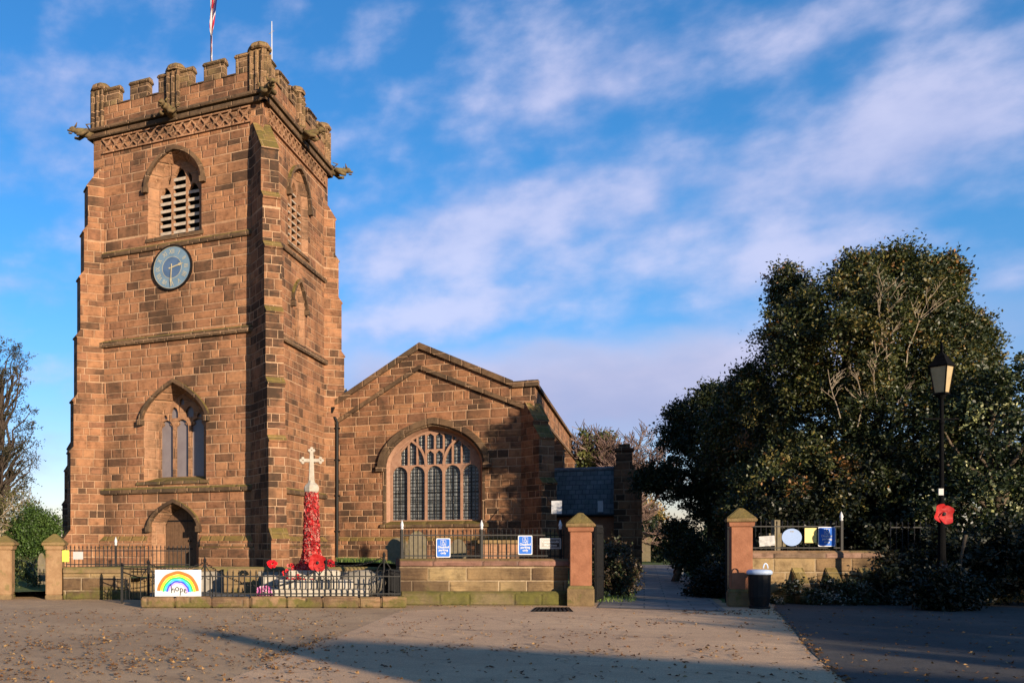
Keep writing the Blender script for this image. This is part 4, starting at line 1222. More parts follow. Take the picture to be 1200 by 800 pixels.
for px in (934, 973, 1012):
    F = front(RZ); u = fu(px, RZ); mb = MB()
    mb.prism(Frame(F.o, F.N, F.V, F.U), [(0.004, 0.0), (0.42, 0.0), (0.30, 0.55), (0.004, 0.98)], u - 0.16, u + 0.16)
    mb.build('wall_buttress', M['darkwall'], rwall, bevel=0.02)
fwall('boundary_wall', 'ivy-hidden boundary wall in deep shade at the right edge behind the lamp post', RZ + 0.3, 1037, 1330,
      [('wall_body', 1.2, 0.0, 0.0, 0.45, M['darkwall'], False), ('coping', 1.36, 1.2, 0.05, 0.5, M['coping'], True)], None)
fwall('retaining_wall', 'low pale retaining wall behind the war memorial with grass along its top', 26.6, 232, 470,
      [('wall_body', 0.80, 0.0, 0.0, 0.4, M['greystone'], False), ('coping', 0.92, 0.80, 0.05, 0.45, M['pierbase'], True)], None)

# steps in the retaining wall
t_ = mk('stone_steps', 'worn stone steps up to the tower behind the memorial railings', 'steps', XZ(fu(281, 25.8), 25.8))
F = front(26.5)
for k in range(4): MB().fbox(F, fu(262, 26.5), fu(302, 26.5), 0.22 * k, 0.22 * (k + 1), 0.06, 1.3 - 0.32 * k).build('tread', M['pierbase'], t_, bevel=0.01)
t_ = mk('stone_steps', 'dark stone steps behind the low iron gate beside the rainbow banner', 'steps', XZ(fu(160, 26.4), 26.4))
F = front(27.6)
for k in range(4): MB().fbox(F, fu(150, 26.5), fu(232, 26.5), 0.22 * k, 0.22 * (k + 1), 0.06, 1.3 - 0.32 * k).build('tread', M['pierbase'], t_, bevel=0.01)


def pier(label, px, Z, hw, ybase, yshaft, ycap0, ycap1, capw, mats, plinth=True, name='gate_pier', group=None):
    c = XZ(fu(px, Z + hw), Z + hw, 0)
    t_ = mk(name, label, 'gate pier', c, group or 'weathered gate piers')
    F = Frame((c.x, c.y, 0), ex, Ud, -ey) if plinth else Frame((c.x, c.y, 0), Rd, Ud, -Fd)

    def sq(mb, h0, z0, h1, z1):
        mb.hexa([F(-h0, z0, -h0), F(h0, z0, -h0), F(h0, z0, h0), F(-h0, z0, h0)], [F(-h1, z1, -h1), F(h1, z1, -h1), F(h1, z1, h1), F(-h1, z1, h1)])
    zs = fz(yshaft, Z); zc0 = fz(ycap0, Z); zc1 = fz(ycap1, Z)
    mb = MB(); sq(mb, hw, zs - 0.02, hw, zc0 - 0.14); sh_ = mb.build('shaft', mats[0], t_, bevel=0.025)
    mb = MB(); sq(mb, hw + 0.035, zc0 - 0.14, hw + 0.05, zc0 - 0.02); mb.build('necking', mats[0], t_, bevel=0.015)
    if plinth:
        mb = MB(); sq(mb, hw + 0.06, 0.0, hw + 0.06, zs - 0.08); sq(mb, hw + 0.06, zs - 0.079, hw + 0.005, zs); mb.build('plinth', mats[1], t_, bevel=0.015)
    else:
        mb = MB(); sq(mb, hw + 0.01, 0.0, hw + 0.01, zs - 0.02); mb.build('plinth', mats[1], t_, bevel=0.015)
    mb = MB(); hc = capw; sq(mb, hc, zc0 - 0.02, hc, zc0 + 0.07); sq(mb, hc - 0.01, zc0 + 0.071, 0.05, zc1); mb.build('cap', M['cap'], t_, bevel=0.02, jitter=0.006)
    return t_


pier('red sandstone gate pier on the left of the church path, beside the small black sign', 680.5, 23.1, 0.255, 710, 686, 616, 600, 0.345, (M['pier'], M['pierbase']), group='red gate piers')
pier('red sandstone gate pier on the right of the church path, behind the pale bin lid', 868, 22.9, 0.245, 708, 690, 610, 594.5, 0.345, (M['pier'], M['pierbase']), group='red gate piers')
pier('weathered gate pier with lichened cap beside the yellow and white notices', 64.5, 25.9, 0.235, 702, 696, 638, 625, 0.34, (M['oldpier'], M['pierbase']), plinth=False)
pier('weathered gate pier cut by the left edge of the photo', 6, 25.9, 0.235, 700, 696, 638, 627, 0.34, (M['oldpier'], M['pierbase']), plinth=False)


# ------------------------------------------------------------------ railings
def railing(label, Z, px0, px1, zb, zt, posts=(), spacing=0.115, finial='spike', bar=0.013, name='railing', setback=0.2, ends=True):
    F = front(Z + setback); u0, u1 = fu(px0, Z), fu(px1, Z)
    t_ = mk(name, label, 'railing', F((u0 + u1) / 2, zb), 'spiked iron railings')
    mb = MB()
    mb.fbox(F, u0, u1, zb + 0.07, zb + 0.10, -0.02, 0.02); mb.fbox(F, u0, u1, zt - 0.16, zt - 0.13, -0.02, 0.02)
    mb.build('rails', M['iron'], t_)
    mb = MB(); n = int((u1 - u0) / spacing); lean = random.Random(int(px0))
    for i in range(n + 1):
        u = u0 + (u1 - u0) * i / n
        j = lean.uniform(-0.006, 0.006)
        mb.tube([F(u, zb - 0.01), F(u + j, zt - 0.07)], bar, 6)
        if finial == 'spike': mb.tube([F(u + j, zt - 0.075), F(u + j, zt - 0.05), F(u + j, zt + 0.02)], [0.011, 0.022, 0.003], 6)
    mb.build('bars', M['iron'], t_)
    for px in posts:
        u = fu(px, Z); mb = MB(); mb.fbox(F, u - 0.032, u + 0.032, zb - 0.02, zt + 0.0, -0.032, 0.032)
        po = mb.build('post', M['iron'], t_)
        mb = MB(); mb.lathe(F(u, zt), [(0.02, 0), (0.045, 0.03), (0.03, 0.07), (0.05, 0.11), (0.035, 0.17), (0.005, 0.26)], 8); mb.build('finial', M['whitepaint'], po, smooth=True)
    return t_


railing('black spiked railing on the wall left of the red gate pier, carrying two blue signs', WZ, 471, 664, 1.20, 1.98, posts=(473, 567, 660))
railing('black spiked railing on the short wall, carrying a lime and a white notice', LZ, 77, 222, 0.92, 1.55, posts=(135,), setback=0.15)
railing('black spiked railing right of the right gate pier behind the oval sign', RZ, 884, 992, 1.41, 2.22, posts=(992,), spacing=0.14)
railing('black spiked railing in shade between the hedge and the lamp post', RZ + 0.3, 1050, 1092, 1.35, 2.2, posts=(), spacing=0.14)
KZ = 22.5
railing('low black railing along the front of the war memorial enclosure', KZ, 178, 471, 0.26, 0.93, posts=(), spacing=0.145, setback=0.22, bar=0.019)
F = front(KZ)
kt = mk('kerb', 'mossy stone kerb under the memorial railing', 'kerb', XZ(fu(320, KZ), KZ, 0))
kxs = [165, 205, 248, 293, 336, 378, 421, 447, 477]
for i, (a, b) in enumerate(zip(kxs[:-1], kxs[1:])):
    MB().fbox(F, fu(a, KZ) + 0.006, fu(b, KZ) - 0.006, 0.0, 0.27 + (0.015 if i % 2 else 0), -0.42, 0.0 + 0.01 * (i % 3)).build('kerb_stone', M['kerb'], kt, bevel=0.03, jitter=0.006)
# end return of the enclosure: dark sheeted panel
Fe = Frame(XZ(fu(471, KZ), KZ + 0.22, 0), Fd, Ud, Rd)
rt = mk('railing', 'short return railing at the right end of the memorial enclosure', 'railing', XZ(fu(471, KZ), KZ + 0.22, 0))
mb = MB(); mb.fbox(Fe, 0, 2.4, 0.33, 0.36, -0.02, 0.02); mb.fbox(Fe, 0, 2.4, 0.77, 0.80, -0.02, 0.02); mb.build('rails', M['iron'], rt)
mb = MB()
for i in range(22): mb.tube([Fe(0.11 * i, 0.02), Fe(0.11 * i, 0.86)], 0.012, 6); mb.tube([Fe(0.11 * i, 0.86), Fe(0.11 * i, 0.88), Fe(0.11 * i, 0.95)], [0.012, 0.022, 0.003], 6)
mb.build('bars', M['iron'], rt)
gs = MB(); gs.fbox(front(KZ), fu(167, KZ), fu(470, KZ), 0.0, 0.2, -4.0, -0.45)
tag(gs.build('memorial_paving', M['greystone']), kind='structure')


def hoop_post(label, px, Z, zb, zt, k=1.0):
    c = XZ(fu(px, Z), Z, zb); F = Frame((c.x, c.y, 0), Rd, Ud, -Fd)
    t_ = mk('chain_post', label, 'post', c, 'ornate chain posts')
    mb = MB(); mb.tube([F(0, zb), F(0, zt - 0.1)], 0.028, 8); mb.tube([F(0, zt - 0.12), F(0, zt - 0.05), F(0, zt + 0.05)], [0.028, 0.045, 0.004], 8); mb.build('post', M['iron'], t_)
    mb = MB()
    for s in (-1, 1):
        pts = [(0.02, zt - 0.16), (0.05, zt - 0.24), (0.14, zt - 0.36), (0.2, zt - 0.48), (0.21, zt - 0.62), (0.2, zb + 0.02)]
        mb.tube([F(s * u * k, z) for u, z in pts], 0.014, 6)
        mb.tube([F(s * (0.1 + 0.05 * math.cos(q)) * k, zt - 0.5 + 0.05 * math.sin(q)) for q in np.linspace(0, 2 * math.pi, 11)], 0.009, 5, cap=False)
    mb.build('hoop', M['iron'], t_)
    return F(0, zt - 0.1)


cp = [hoop_post('ornate iron hoop post left of the rainbow banner', 174, 23.3, 0.15, 1.18), hoop_post('ornate iron hoop post at the right edge of the rainbow banner', 240, 23.6, 0.2, 1.22), hoop_post('ornate iron hoop post behind the big poppy', 382, 23.4, 0.2, 1.2), hoop_post('ornate iron hoop post at the right end of the memorial enclosure', 450, 23.9, 0.2, 1.36)]


def chain(a, b, sag, label):
    mb = MB(); n = int((b - a).length / 0.055)
    pts = [a.lerp(b, i / n) - Ud * (sag * 4 * (i / n) * (1 - i / n)) for i in range(n + 1)]
    for i in range(n):
        p, q = pts[i], pts[i + 1]; d = (q - p).normalized(); s = d.cross(Ud).normalized() if i % 2 else d.cross(d.cross(Ud)).normalized()
        ring_ = [p + (q - p) * (0.5 + 0.72 * math.cos(t)) + s * 0.024 * math.sin(t) for t in np.linspace(0, 2 * math.pi, 9)]
        mb.tube(ring_, 0.0085, 4, cap=False)
    return tag(mb.build('chain', M['iron'], loc=(a + b) / 2), label, 'chain', 'memorial chains')


chain(cp[0], cp[1], 0.17, 'chain sagging between the hoop posts above the rainbow banner')
chain(cp[1], cp[2], 0.62, 'long chain hanging low in front of the pale memorial steps')
chain(cp[2], cp[3], 0.14, 'chain rising from the big poppy to the right hoop post')

# low iron gate beside the banner
gq = XZ(fu(160, 24.2), 24.2); F = front(24.2)
gt = mk('low_gate', 'low black iron gate with scrolled stay, left of the rainbow banner', 'gate', gq)
mb = MB(); u0, u1 = fu(143, 24.2), fu(174, 24.2)
for u in (u0, u1): mb.fbox(F, u - 0.035, u + 0.035, 0.0, 1.0 if u == u0 else 0.92, -0.035, 0.035)
mb.lathe(F(u0, 1.0), [(0.02, 0), (0.045, 0.03), (0.01, 0.1)], 8); mb.build('gate_posts', M['iron'], gt)
mb = MB(); mb.tube([F(u0, 0.94), F(u1, 0.92)], 0.02, 6)
mb.tube([F(u0, 0.86), F(u0 + 0.25, 0.76), F(u1 - 0.2, 0.69), F(u1, 0.68)], 0.018, 6)
for k in range(3): mb.tube([F(u0, 0.62 - 0.1 * k), F(u0 + 0.10 + 0.03 * k, 0.58 - 0.1 * k), F(u0 + 0.18, 0.48 - 0.1 * k), F(u0 + 0.2, 0.4 - 0.08 * k)], 0.012, 5)
for k in range(6): mb.tube([F(u0 + 0.1 + 0.1 * k, 0.12), F(u0 + 0.1 + 0.1 * k, 0.70)], 0.011, 5)
mb.tube([F(u0, 0.12), F(u1, 0.12)], 0.018, 6); mb.build('gate_bars', M['iron'], gt)


# open leaves of the main gate
def gate_leaf(label, px, Z, py_top, dirv, L=1.25, hinge_off=0.0):
    c = XZ(fu(px, Z), Z, 0); F = Frame((c.x, c.y, 0), dirv, Ud, Vector((dirv.y, -dirv.x, 0)))
    t_ = mk('gate_leaf', label, 'gate', c)
    zt = fz(py_top, Z); mb = MB()
    for u in (0.0, L): mb.fbox(F, u - 0.025, u + 0.025, 0.06, zt, -0.025, 0.025)
    for z in (0.12, 0.7, zt - 0.18): mb.fbox(F, 0.026, L - .026, z, z + 0.04, -0.015, 0.015)
    mb.build('gate_frame', M['iron'], t_)
    mb = MB()
    for i in range(1, 10):
        u = L * i / 10; mb.tube([F(u, 0.1), F(u, zt - 0.02)], 0.011, 6); mb.tube([F(u, zt - 0.02), F(u, zt), F(u, zt + 0.08)], [0.011, 0.022, 0.003], 6)
    mb.build('bars', M['iron'], t_)


gate_leaf('black iron gate leaf swung open behind the left red gate pier', 698, 23.8, 617, (ey * 0.97 + ex * 0.1).normalized())
gate_leaf('black iron gate leaf swung open behind the right red gate pier', 851, 23.7, 612, (ey * 0.99 + ex * 0.14).normalized())


# ------------------------------------------------------------------ signs and notices
def rrect(w, h, r=0.03, n=4, c=(0, 0)):
    pts = []
    for cx_, cy_, a0 in ((w - r, h - r, 0), (-w + r, h - r, 90), (-w + r, -h + r, 180), (w - r, -h + r, 270)):
        for k in range(n + 1):
            a = R_(a0 + 90 * k / n); pts.append((c[0] + cx_ + r * math.cos(a), c[1] + cy_ + r * math.sin(a)))
    return pts


def sign_blue(label, px, py, Z, w, h):
    c = cam(px, py, Z); F = Frame(c, Rd, Ud, -Fd)
    t_ = mk('parking_sign', label, 'sign', c, 'blue disabled parking signs')
    mb = MB(); mb.prism(F, rrect(w, h), -0.012, 0.0); mb.build('plate', M['whitepaint'], t_)
    mb = MB(); mb.prism(F, rrect(w - 0.022, h - 0.022), 0.0005, 0.003); mb.build('blue_field', M['blue'], t_)
    mb = MB(); k = h / 0.28
    mb.plate(F, rrect(0.078 * k, 0.078 * k, 0.015 * k, c=(0, 0.15 * k)), [rrect(0.070 * k, 0.070 * k, 0.012 * k, c=(0, 0.15 * k))], 0.003, 0.0045)
    # wheelchair figure: head, back, seat, leg, wheel
    mb.prism(F, disc(0.014 * k, 12, (-0.008 * k, 0.207 * k)), 0.003, 0.005)
    for pa_, pb_ in (((-0.008, 0.19), (-0.004, 0.145)), ((-0.004, 0.145), (0.03, 0.143)), ((0.03, 0.145), (0.044, 0.10)), ((-0.006, 0.17), (0.022, 0.168)), ((0.044, 0.102), (0.058, 0.106))):
        a = Vector(pa_) * k; b = Vector(pb_) * k; d = (b - a).normalized() * 0.006 * k; nn_ = Vector((-d.y, d.x))
        mb.prism(F, [tuple(a - d + nn_), tuple(a - d - nn_), tuple(b + d - nn_), tuple(b + d + nn_)], 0.003, 0.005)
    arc = [R_(100 + 250 * q / 14) for q in range(15)]
    mb.strip(F, [((0.0 + 0.032 * math.cos(a)) * k, (0.128 + 0.032 * math.sin(a)) * k) for a in arc], [((0.0 + 0.042 * math.cos(a)) * k, (0.128 + 0.042 * math.sin(a)) * k) for a in arc], 0.003, 0.0048)
    mb.build('wheelchair_symbol', M['whitepaint'], t_)
    mb = MB()
    for i, tx in enumerate(('Disabled', 'parking', 'only')): add_text(mb, F, tx, 0.098 * k, 0, (0.02 - 0.085 * i) * k, 0.0045, 0.95, bold=0.003)
    mb.build('lettering', M['whitepaint'], t_, recalc=False)


sign_blue('blue disabled parking sign on the railing below the great window', 519.5, 641.5, WZ + 0.12, 0.19, 0.255)
sign_blue('blue disabled parking sign next to the small black sign by the left gate pier', 615.5, 638.3, WZ + 0.12, 0.19, 0.255)
sign_blue('blue disabled parking sign at the right end of the row with the oval sign', 969, 628.5, RZ + 0.1, 0.235, 0.265)
c = cam(645, 636.5, WZ + 0.12); F = Frame(c, Rd, Ud, -Fd)
t_ = mk('graves_sign', 'small black sign with white lettering beside the left gate pier', 'sign', c)
MB().prism(F, rrect(0.28, 0.14, 0.01), -0.012, 0.0).build('plate', M['whitepaint'], t_)
MB().prism(F, rrect(0.262, 0.122, 0.008), 0.0005, 0.003).build('black_field', M['signblack'], t_)
mb = MB(); mb.plate(F, rrect(0.245, 0.105, 0.004), [rrect(0.238, 0.098, 0.004)], 0.003, 0.0042)
add_text(mb, F, 'Commonwealth', 0.085, 0, 0.045, 0.004, 0.80, bold=0.003); add_text(mb, F, 'War Graves', 0.085, 0, -0.045, 0.004, 0.80, bold=0.003); mb.build('lettering', M['whitepaint'], t_, recalc=False)


def notice(name, label, px, py, Z, w, h, mat, rot=0.0, marks=None, crumple=0.0):
    c = cam(px, py, Z); cr, sr = math.cos(rot), math.sin(rot)
    F = Frame(c, Rd * cr + Ud * sr, Ud * cr - Rd * sr, -Fd)
    if crumple:
        mb = MB(); n = 6; rr = random.Random(3)
        grid = [[F(-w + 2 * w * i / n, -h + 2 * h * j / n, rr.uniform(0, crumple)) for i in range(n + 1)] for j in range(n + 1)]
        for j in range(n):
            for i in range(n): mb.quad(grid[j][i], grid[j][i + 1], grid[j + 1][i + 1], grid[j + 1][i])
    else:
        mb = MB(); mb.fbox(F, -w, w, -h, h, -0.006, 0.0)
    o_ = mb.build(name, mat, loc=c); tag(o_, label, 'notice')
    return F, o_


notice('notice', 'lime yellow notice hung on the railing beside the weathered pier', 76.8, 651.2, LZ + 0.1, 0.10, 0.165, M['lime'])
notice('notice', 'small white notice on the railing right of the lime yellow one', 91.5, 650.5, LZ + 0.1, 0.145, 0.11, M['paper'])
notice('notice', 'crumpled white paper tied to the railing beside the right gate pier', 898.5, 633.5, RZ + 0.1, 0.215, 0.135, M['paper'], 0.07, crumple=0.03)
notice('notice', 'yellow notice between the oval sign and the blue parking sign', 950, 627, RZ + 0.1, 0.16, 0.20, M['yellow'], 0.0)
c = cam(928, 629.2, RZ + 0.1); F = Frame(c, Rd, Ud, -Fd)
ov = mk('oval_sign', 'pale blue oval sign on the dark railing', 'sign', c)
mb = MB(); mb.prism(F, [(0.27 * math.cos(a), 0.235 * math.sin(a)) for a in np.linspace(0, 2 * math.pi, 40, endpoint=False)], -0.015, 0.0); mb.build('plate', M['oval'], ov)
mb = MB(); mb.fbox(F, -0.05, -0.01, 0.145, 0.17, 0.0005, 0.003); mb.fbox(F, 0.0, 0.045, 0.14, 0.172, 0.0005, 0.003); mb.build('mark', M['signblack'], ov)

# rainbow banner
bz = KZ + 0.17; c = cam(208.7, 682.8, bz); F = Frame(c, Rd, Ud, -Fd); bw_, bh_ = 0.585, 0.335
bn = mk('banner', 'white banner painted with a rainbow and the word hope', 'banner', c)
MB().fbox(F, -bw_, bw_, -bh_, bh_, -0.012, 0.0).build('board', M['whitepaint'], bn)
cols_ = [(0.80, 0.10, 0.015), (0.85, 0.62, 0.02), (0.02, 0.38, 0.07), (0.02, 0.33, 0.62), (0.02, 0.05, 0.42), (0.30, 0.20, 0.55)]
cols_n = ['orange_band', 'yellow_band', 'green_band', 'sky_blue_band', 'dark_blue_band', 'violet_band']
for i, (cc_, nm) in enumerate(zip(cols_, cols_n)):
    mt = plain('paint_' + nm, cc_, tuple(min(1, v * 1.15) for v in cc_), 9, rough=0.6, bump=0.05); mb = MB()
    th = (0.085, 0.055, 0.05, 0.045, 0.045, 0.04)[i]; ro = 0.53 - (0, 0.085, 0.14, 0.19, 0.235, 0.28)[i]; ri = ro - th + 0.002
    wob = lambda a, r: (r * math.cos(a) - 0.005, r * 1.02 * math.sin(a) - 0.24 + 0.006 * math.sin(a * 9 + i))
    arc = [R_(4 - 2 * (i % 2) + 171 * q / 40) for q in range(41)]
    mb.strip(F, [wob(a, ri) for a in arc], [wob(a, ro) for a in arc], 0.0003, 0.002 + 0.0002 * i); mb.build(nm, mt, bn)
mt = plain('paint_pale_sky', (0.42, 0.55, 0.85), (0.5, 0.62, 0.88), 9, rough=0.6, bump=0.0)
mb = MB()
for s in (-1, 1): MB().face(F, [(s * 0.575, 0.325), (s * 0.575, 0.0), (s * 0.53, 0.05), (s * 0.42, 0.2), (s * 0.2, 0.31), (s * 0.15, 0.325)], (), 0.0004).build('pale_sky_wash', mt, bn, recalc=False)
mb = MB()


def stroke(pts, w=0.011): mb.tube([F(u, v, 0.003) for u, v in pts], w, 6)


y0 = -0.235
stroke([(-0.18, y0 + 0.2), (-0.165, y0 + 0.1), (-0.16, y0 - 0.01)]); stroke([(-0.16, y0 + 0.04), (-0.13, y0 + 0.1), (-0.10, y0 + 0.09), (-0.095, y0)]); stroke([(-0.21, y0 + 0.185), (-0.175, y0 + 0.2)])
stroke([(-0.025 + 0.04 * math.cos(a), y0 + 0.085 + 0.045 * math.sin(a)) for a in np.linspace(0, 6.3, 14)])
stroke([(0.055, y0 + 0.11), (0.06, y0), (0.055, y0 - 0.075)]); stroke([(0.057, y0 + 0.08), (0.09, y0 + 0.105), (0.12, y0 + 0.07), (0.1, y0 + 0.02), (0.06, y0 + 0.015)])
stroke([(0.15, y0 + 0.035), (0.205, y0 + 0.05), (0.195, y0 + 0.085), (0.165, y0 + 0.085), (0.15, y0 + 0.03), (0.175, y0 - 0.01), (0.23, y0 - 0.005)])
mb.build('lettering', M['black'], bn)

# ------------------------------------------------------------------ war memorial
MZ = 24.6
mc = XZ(fu(365, MZ), MZ, 0.2); F = Frame((mc.x, mc.y, 0), Rd, Ud, -Fd)
wm = mk('war_memorial', 'pale stone memorial cross with its shaft wrapped in red knitted poppies', 'war memorial', mc)
mb = MB()
for k, (h_, z0, z1) in enumerate(((1.35, 0.2, 0.42), (1.0, 0.42, 0.66), (0.68, 0.66, 0.9))): mb.fbox(F, -h_, h_, z0, z1 - 0.004, -h_, h_)
mb.build('steps', M['palestone'], wm, bevel=0.02)
zn = fz(572, MZ); zt = fz(523, MZ)
mb = MB(); mb.lathe((mc.x, mc.y, 0), [(0.26, 0.9), (0.22, 1.25), (0.17, 1.5), (0.125, 2.2), (0.11, zn - 0.05)], 8, A + R_(22.5)); mb.build('shaft', M['palestone'], wm)
mb = MB(); mb.lathe((mc.x, mc.y, 0), [(0.15, zn - 0.14), (0.20, zn - 0.08), (0.215, zn + 0.02), (0.18, zn + 0.09), (0.10, zn + 0.16), (0.085, zn + 0.22)], 8, A + R_(22.5)); mb.build('capital', M['palestone'], wm)
zt -= 0.06; zc_ = zt - 0.32
mb = MB(); mb.prism(F, [(-0.075, zn + 0.2), (0.075, zn + 0.2), (0.045, zt - 0.06), (-0.045, zt - 0.06)], -0.05, 0.05)
mb.fbox(F, -0.22, 0.22, zc_ - 0.045, zc_ + 0.045, -0.046, 0.046)
for cu, cv in ((0, zt - 0.05), (-0.24, zc_), (0.24, zc_)):      # trefoil ends
    for du, dv in ((0, 0.055), (0.055, 0), (-0.055, 0), (0, -0.055)): mb.prism(F, disc(0.045, 10, (cu + du, cv + dv)), -0.044 - du * .05 - dv * .03, 0.044 + du * .05 + dv * 0.03)
mb.build('cross', M['palestone'], wm, bevel=0.006)
# knitted poppies sewn over the shaft
rr = random.Random(11); pv, pf, pc = [], [], []


def small_poppy(c, n, r, colr):
    n = n.normalized(); t1 = n.orthogonal().normalized(); t2 = n.cross(t1); i = len(pv); m_ = 7
    pv.append(c + n * 0.004); pc.append((0.02, 0.01, 0.01) if rr.random() < 0.6 else colr)
    for k in range(m_):
        a = 2 * math.pi * k / m_ + rr.random() * 0.5; q = r * rr.uniform(0.75, 1.1)
        pv.append(c + (t1 * math.cos(a) + t2 * math.sin(a)) * q + n * rr.uniform(0.01, 0.04)); pc.append(colr)
    for k in range(m_): pf.append((i, i + 1 + k, i + 1 + (k + 1) % m_))


def prad(z):
    t = (z - 0.55) / (zn - 0.1 - 0.55)
    r = 0.150 + (1 - t) * 0.085
    if z < 1.45: r += 0.22 * ((1.45 - z) / 0.9) ** 1.2
    return r


for k in range(2600):
    z = rr.uniform(0.0, 1.0) ** 1.15 * (zn - 0.12 - 0.55) + 0.55; a = rr.uniform(0, 2 * math.pi)
    r = prad(z) * rr.uniform(0.9, 1.06)
    if z < 1.0 and rr.random() < 0.25: continue
    nrm = Vector((math.cos(a), math.sin(a), rr.uniform(-0.2, 0.4))); p = Vector((mc.x + r * math.cos(a), mc.y + r * math.sin(a), z))
    base_ = rr.choice([(0.36, 0.010, 0.013), (0.26, 0.008, 0.012), (0.40, 0.02, 0.02), (0.16, 0.006, 0.008), (0.36, 0.07, 0.06), (0.40, 0.17, 0.14)])
    small_poppy(p, nrm + Vector((rr.uniform(-.4, .4), rr.uniform(-.4, .4), rr.uniform(-.3, .3))), rr.uniform(0.035, 0.06), base_)
for k in range(420):     # the skirt trailing down to the left of the steps
    t = rr.random(); a = rr.gauss(0, 0.16)
    p = F(-0.30 - 0.15 * t + a, 1.0 - 0.55 * t + rr.gauss(0, 0.06), 0.40 + 0.35 * t + rr.uniform(-.05, .05))
    small_poppy(p, -Fd + Vector((rr.uniform(-.5, .5), rr.uniform(-.5, .5), rr.uniform(0, .6))), rr.uniform(0.035, 0.06), rr.choice([(0.50, 0.012, 0.015), (0.38, 0.01, 0.015), (0.5, 0.09, 0.08)]))
colored('poppy_wrap', pv, pf, pc, M['tint'], wm)
net = MB(); net.lathe((mc.x, mc.y, 0), [(prad(z) - 0.035, z) for z in np.linspace(0.5, zn - 0.12, 14)], 16); net.build('red_netting', plain('poppy_netting', (0.22, 0.008, 0.01), (0.32, 0.012, 0.015), 20, bump=0.5), wm)


def big_poppy(label, c, r, mat=None, tilt=0.0, nm='poppy', pinks=False):
    t_ = mk(nm, label, 'poppy', c); F_ = Frame(c, Rd, Ud, -Fd); q = random.Random(int(r * 1000))
    for k in range(4):
        mb = MB(); a0 = math.pi / 2 * k + 0.5; pts = [(0, 0, 0.0)]
        cu, cv = 0.42 * r * math.cos(a0), 0.42 * r * math.sin(a0); n = 22
        ringv = []
        for j in range(n):
            a = 2 * math.pi * j / n; ringv.append((cu + 0.62 * r * math.cos(a), cv + 0.62 * r * math.sin(a), 0.014 * k + 0.05 * r / 0.25 * (0.5 + 0.5 * math.cos(a - a0)) + 0.022 * math.sin(4 * a + k * 1.7) + 0.02))
        i = len(mb.v); mb.v.append(F_(cu, cv, 0.012 * k)); mb.v += [F_(*p) for p in ringv]
        mb.f += [(i, i + 1 + j, i + 1 + (j + 1) % n) for j in range(n)]
        mb.build('petal', mat or M['red'], t_, recalc=False, smooth=True)
    mb = MB(); mb.lathe(c, [(0.0001, 0)], 3) if False else mb.blob(F_(0, 0, 0.06), r * 0.2, r * 0.2, r * 0.2, None, 12, 8); mb.build('centre', M['black'], t_, smooth=True)
    return t_


big_poppy('big flat red poppy with black centre at the foot of the memorial', cam(371.5, 659, MZ - 1.15), 0.235)
big_poppy('large dark red poppy hung on the lamp post', cam(1103.5, 602, 21.75), 0.25)


def wreath(name, label, px, py, Z, r, colr, mat=None, n=70, cat='wreath'):
    c = cam(px, py, Z); pv.clear(); pf.clear(); pc.clear()
    for k in range(n):
        a = rr.uniform(0, 6.28); q = r * rr.uniform(0.5, 1.0)
        small_poppy(c + Rd * q * math.cos(a) + Ud * q * math.sin(a) * 0.8 - Fd * rr.uniform(0, 0.08), -Fd + Vector((rr.uniform(-.6, .6), rr.uniform(-.6, .6), rr.uniform(-.3, .6))), r * 0.3, colr())
    return tag(colored(name, list(pv), list(pf), list(pc), M['tint'], loc=c), label, cat)


wreath('poppy_wreath', 'small bunch of red poppies left of the memorial', 318.5, 660.5, 24.6, 0.12, lambda: rr.choice([(0.6, 0.01, 0.02), (0.45, 0.01, 0.02)]))
wreath('poppy_wreath', 'small bunch of red poppies right of the big poppy', 386, 660, 24.6, 0.12, lambda: rr.choice([(0.45, 0.01, 0.02), (0.3, 0.01, 0.02)]))
wreath('pink_wreath', 'pink and white flower wreath on the ground behind the memorial railing', 310, 694, 22.95, 0.19, lambda: rr.choice([(0.6, 0.18, 0.4), (0.7, 0.5, 0.6), (0.5, 0.1, 0.3)]))
# boulder and pale slab beside the memorial
mb = MB(); c = cam(425, 683, 24.3); rb_ = random.Random(5)
mb.blob(c, 0.62, 0.35, 0.36, Matrix.Rotation(A, 3, 'Z'), 14, 10)
o_ = mb.build('boulder', M['greystone'], loc=c, smooth=True, jitter=0.03); tag(o_, 'pale grey boulder behind the right half of the memorial railing', 'boulder')
for lab, px, w, h in (('pale block left of the memorial shaft, under the red bunch', 322, 0.30, 0.75), ('pale upright stone tablet just right of the memorial shaft', 403, 0.22, 0.72)):
    Fb = front(24.4); mb = MB(); u = fu(px, 24.4); mb.prism(Fb, [(u - w, 0.18), (u + w, 0.18), (u + w, h), (u - w, h)], -0.3, 0.0); tag(mb.build('stone_block', M['palestone'], loc=Fb(u, 0.2), bevel=0.03, jitter=0.01), lab, 'stone block')

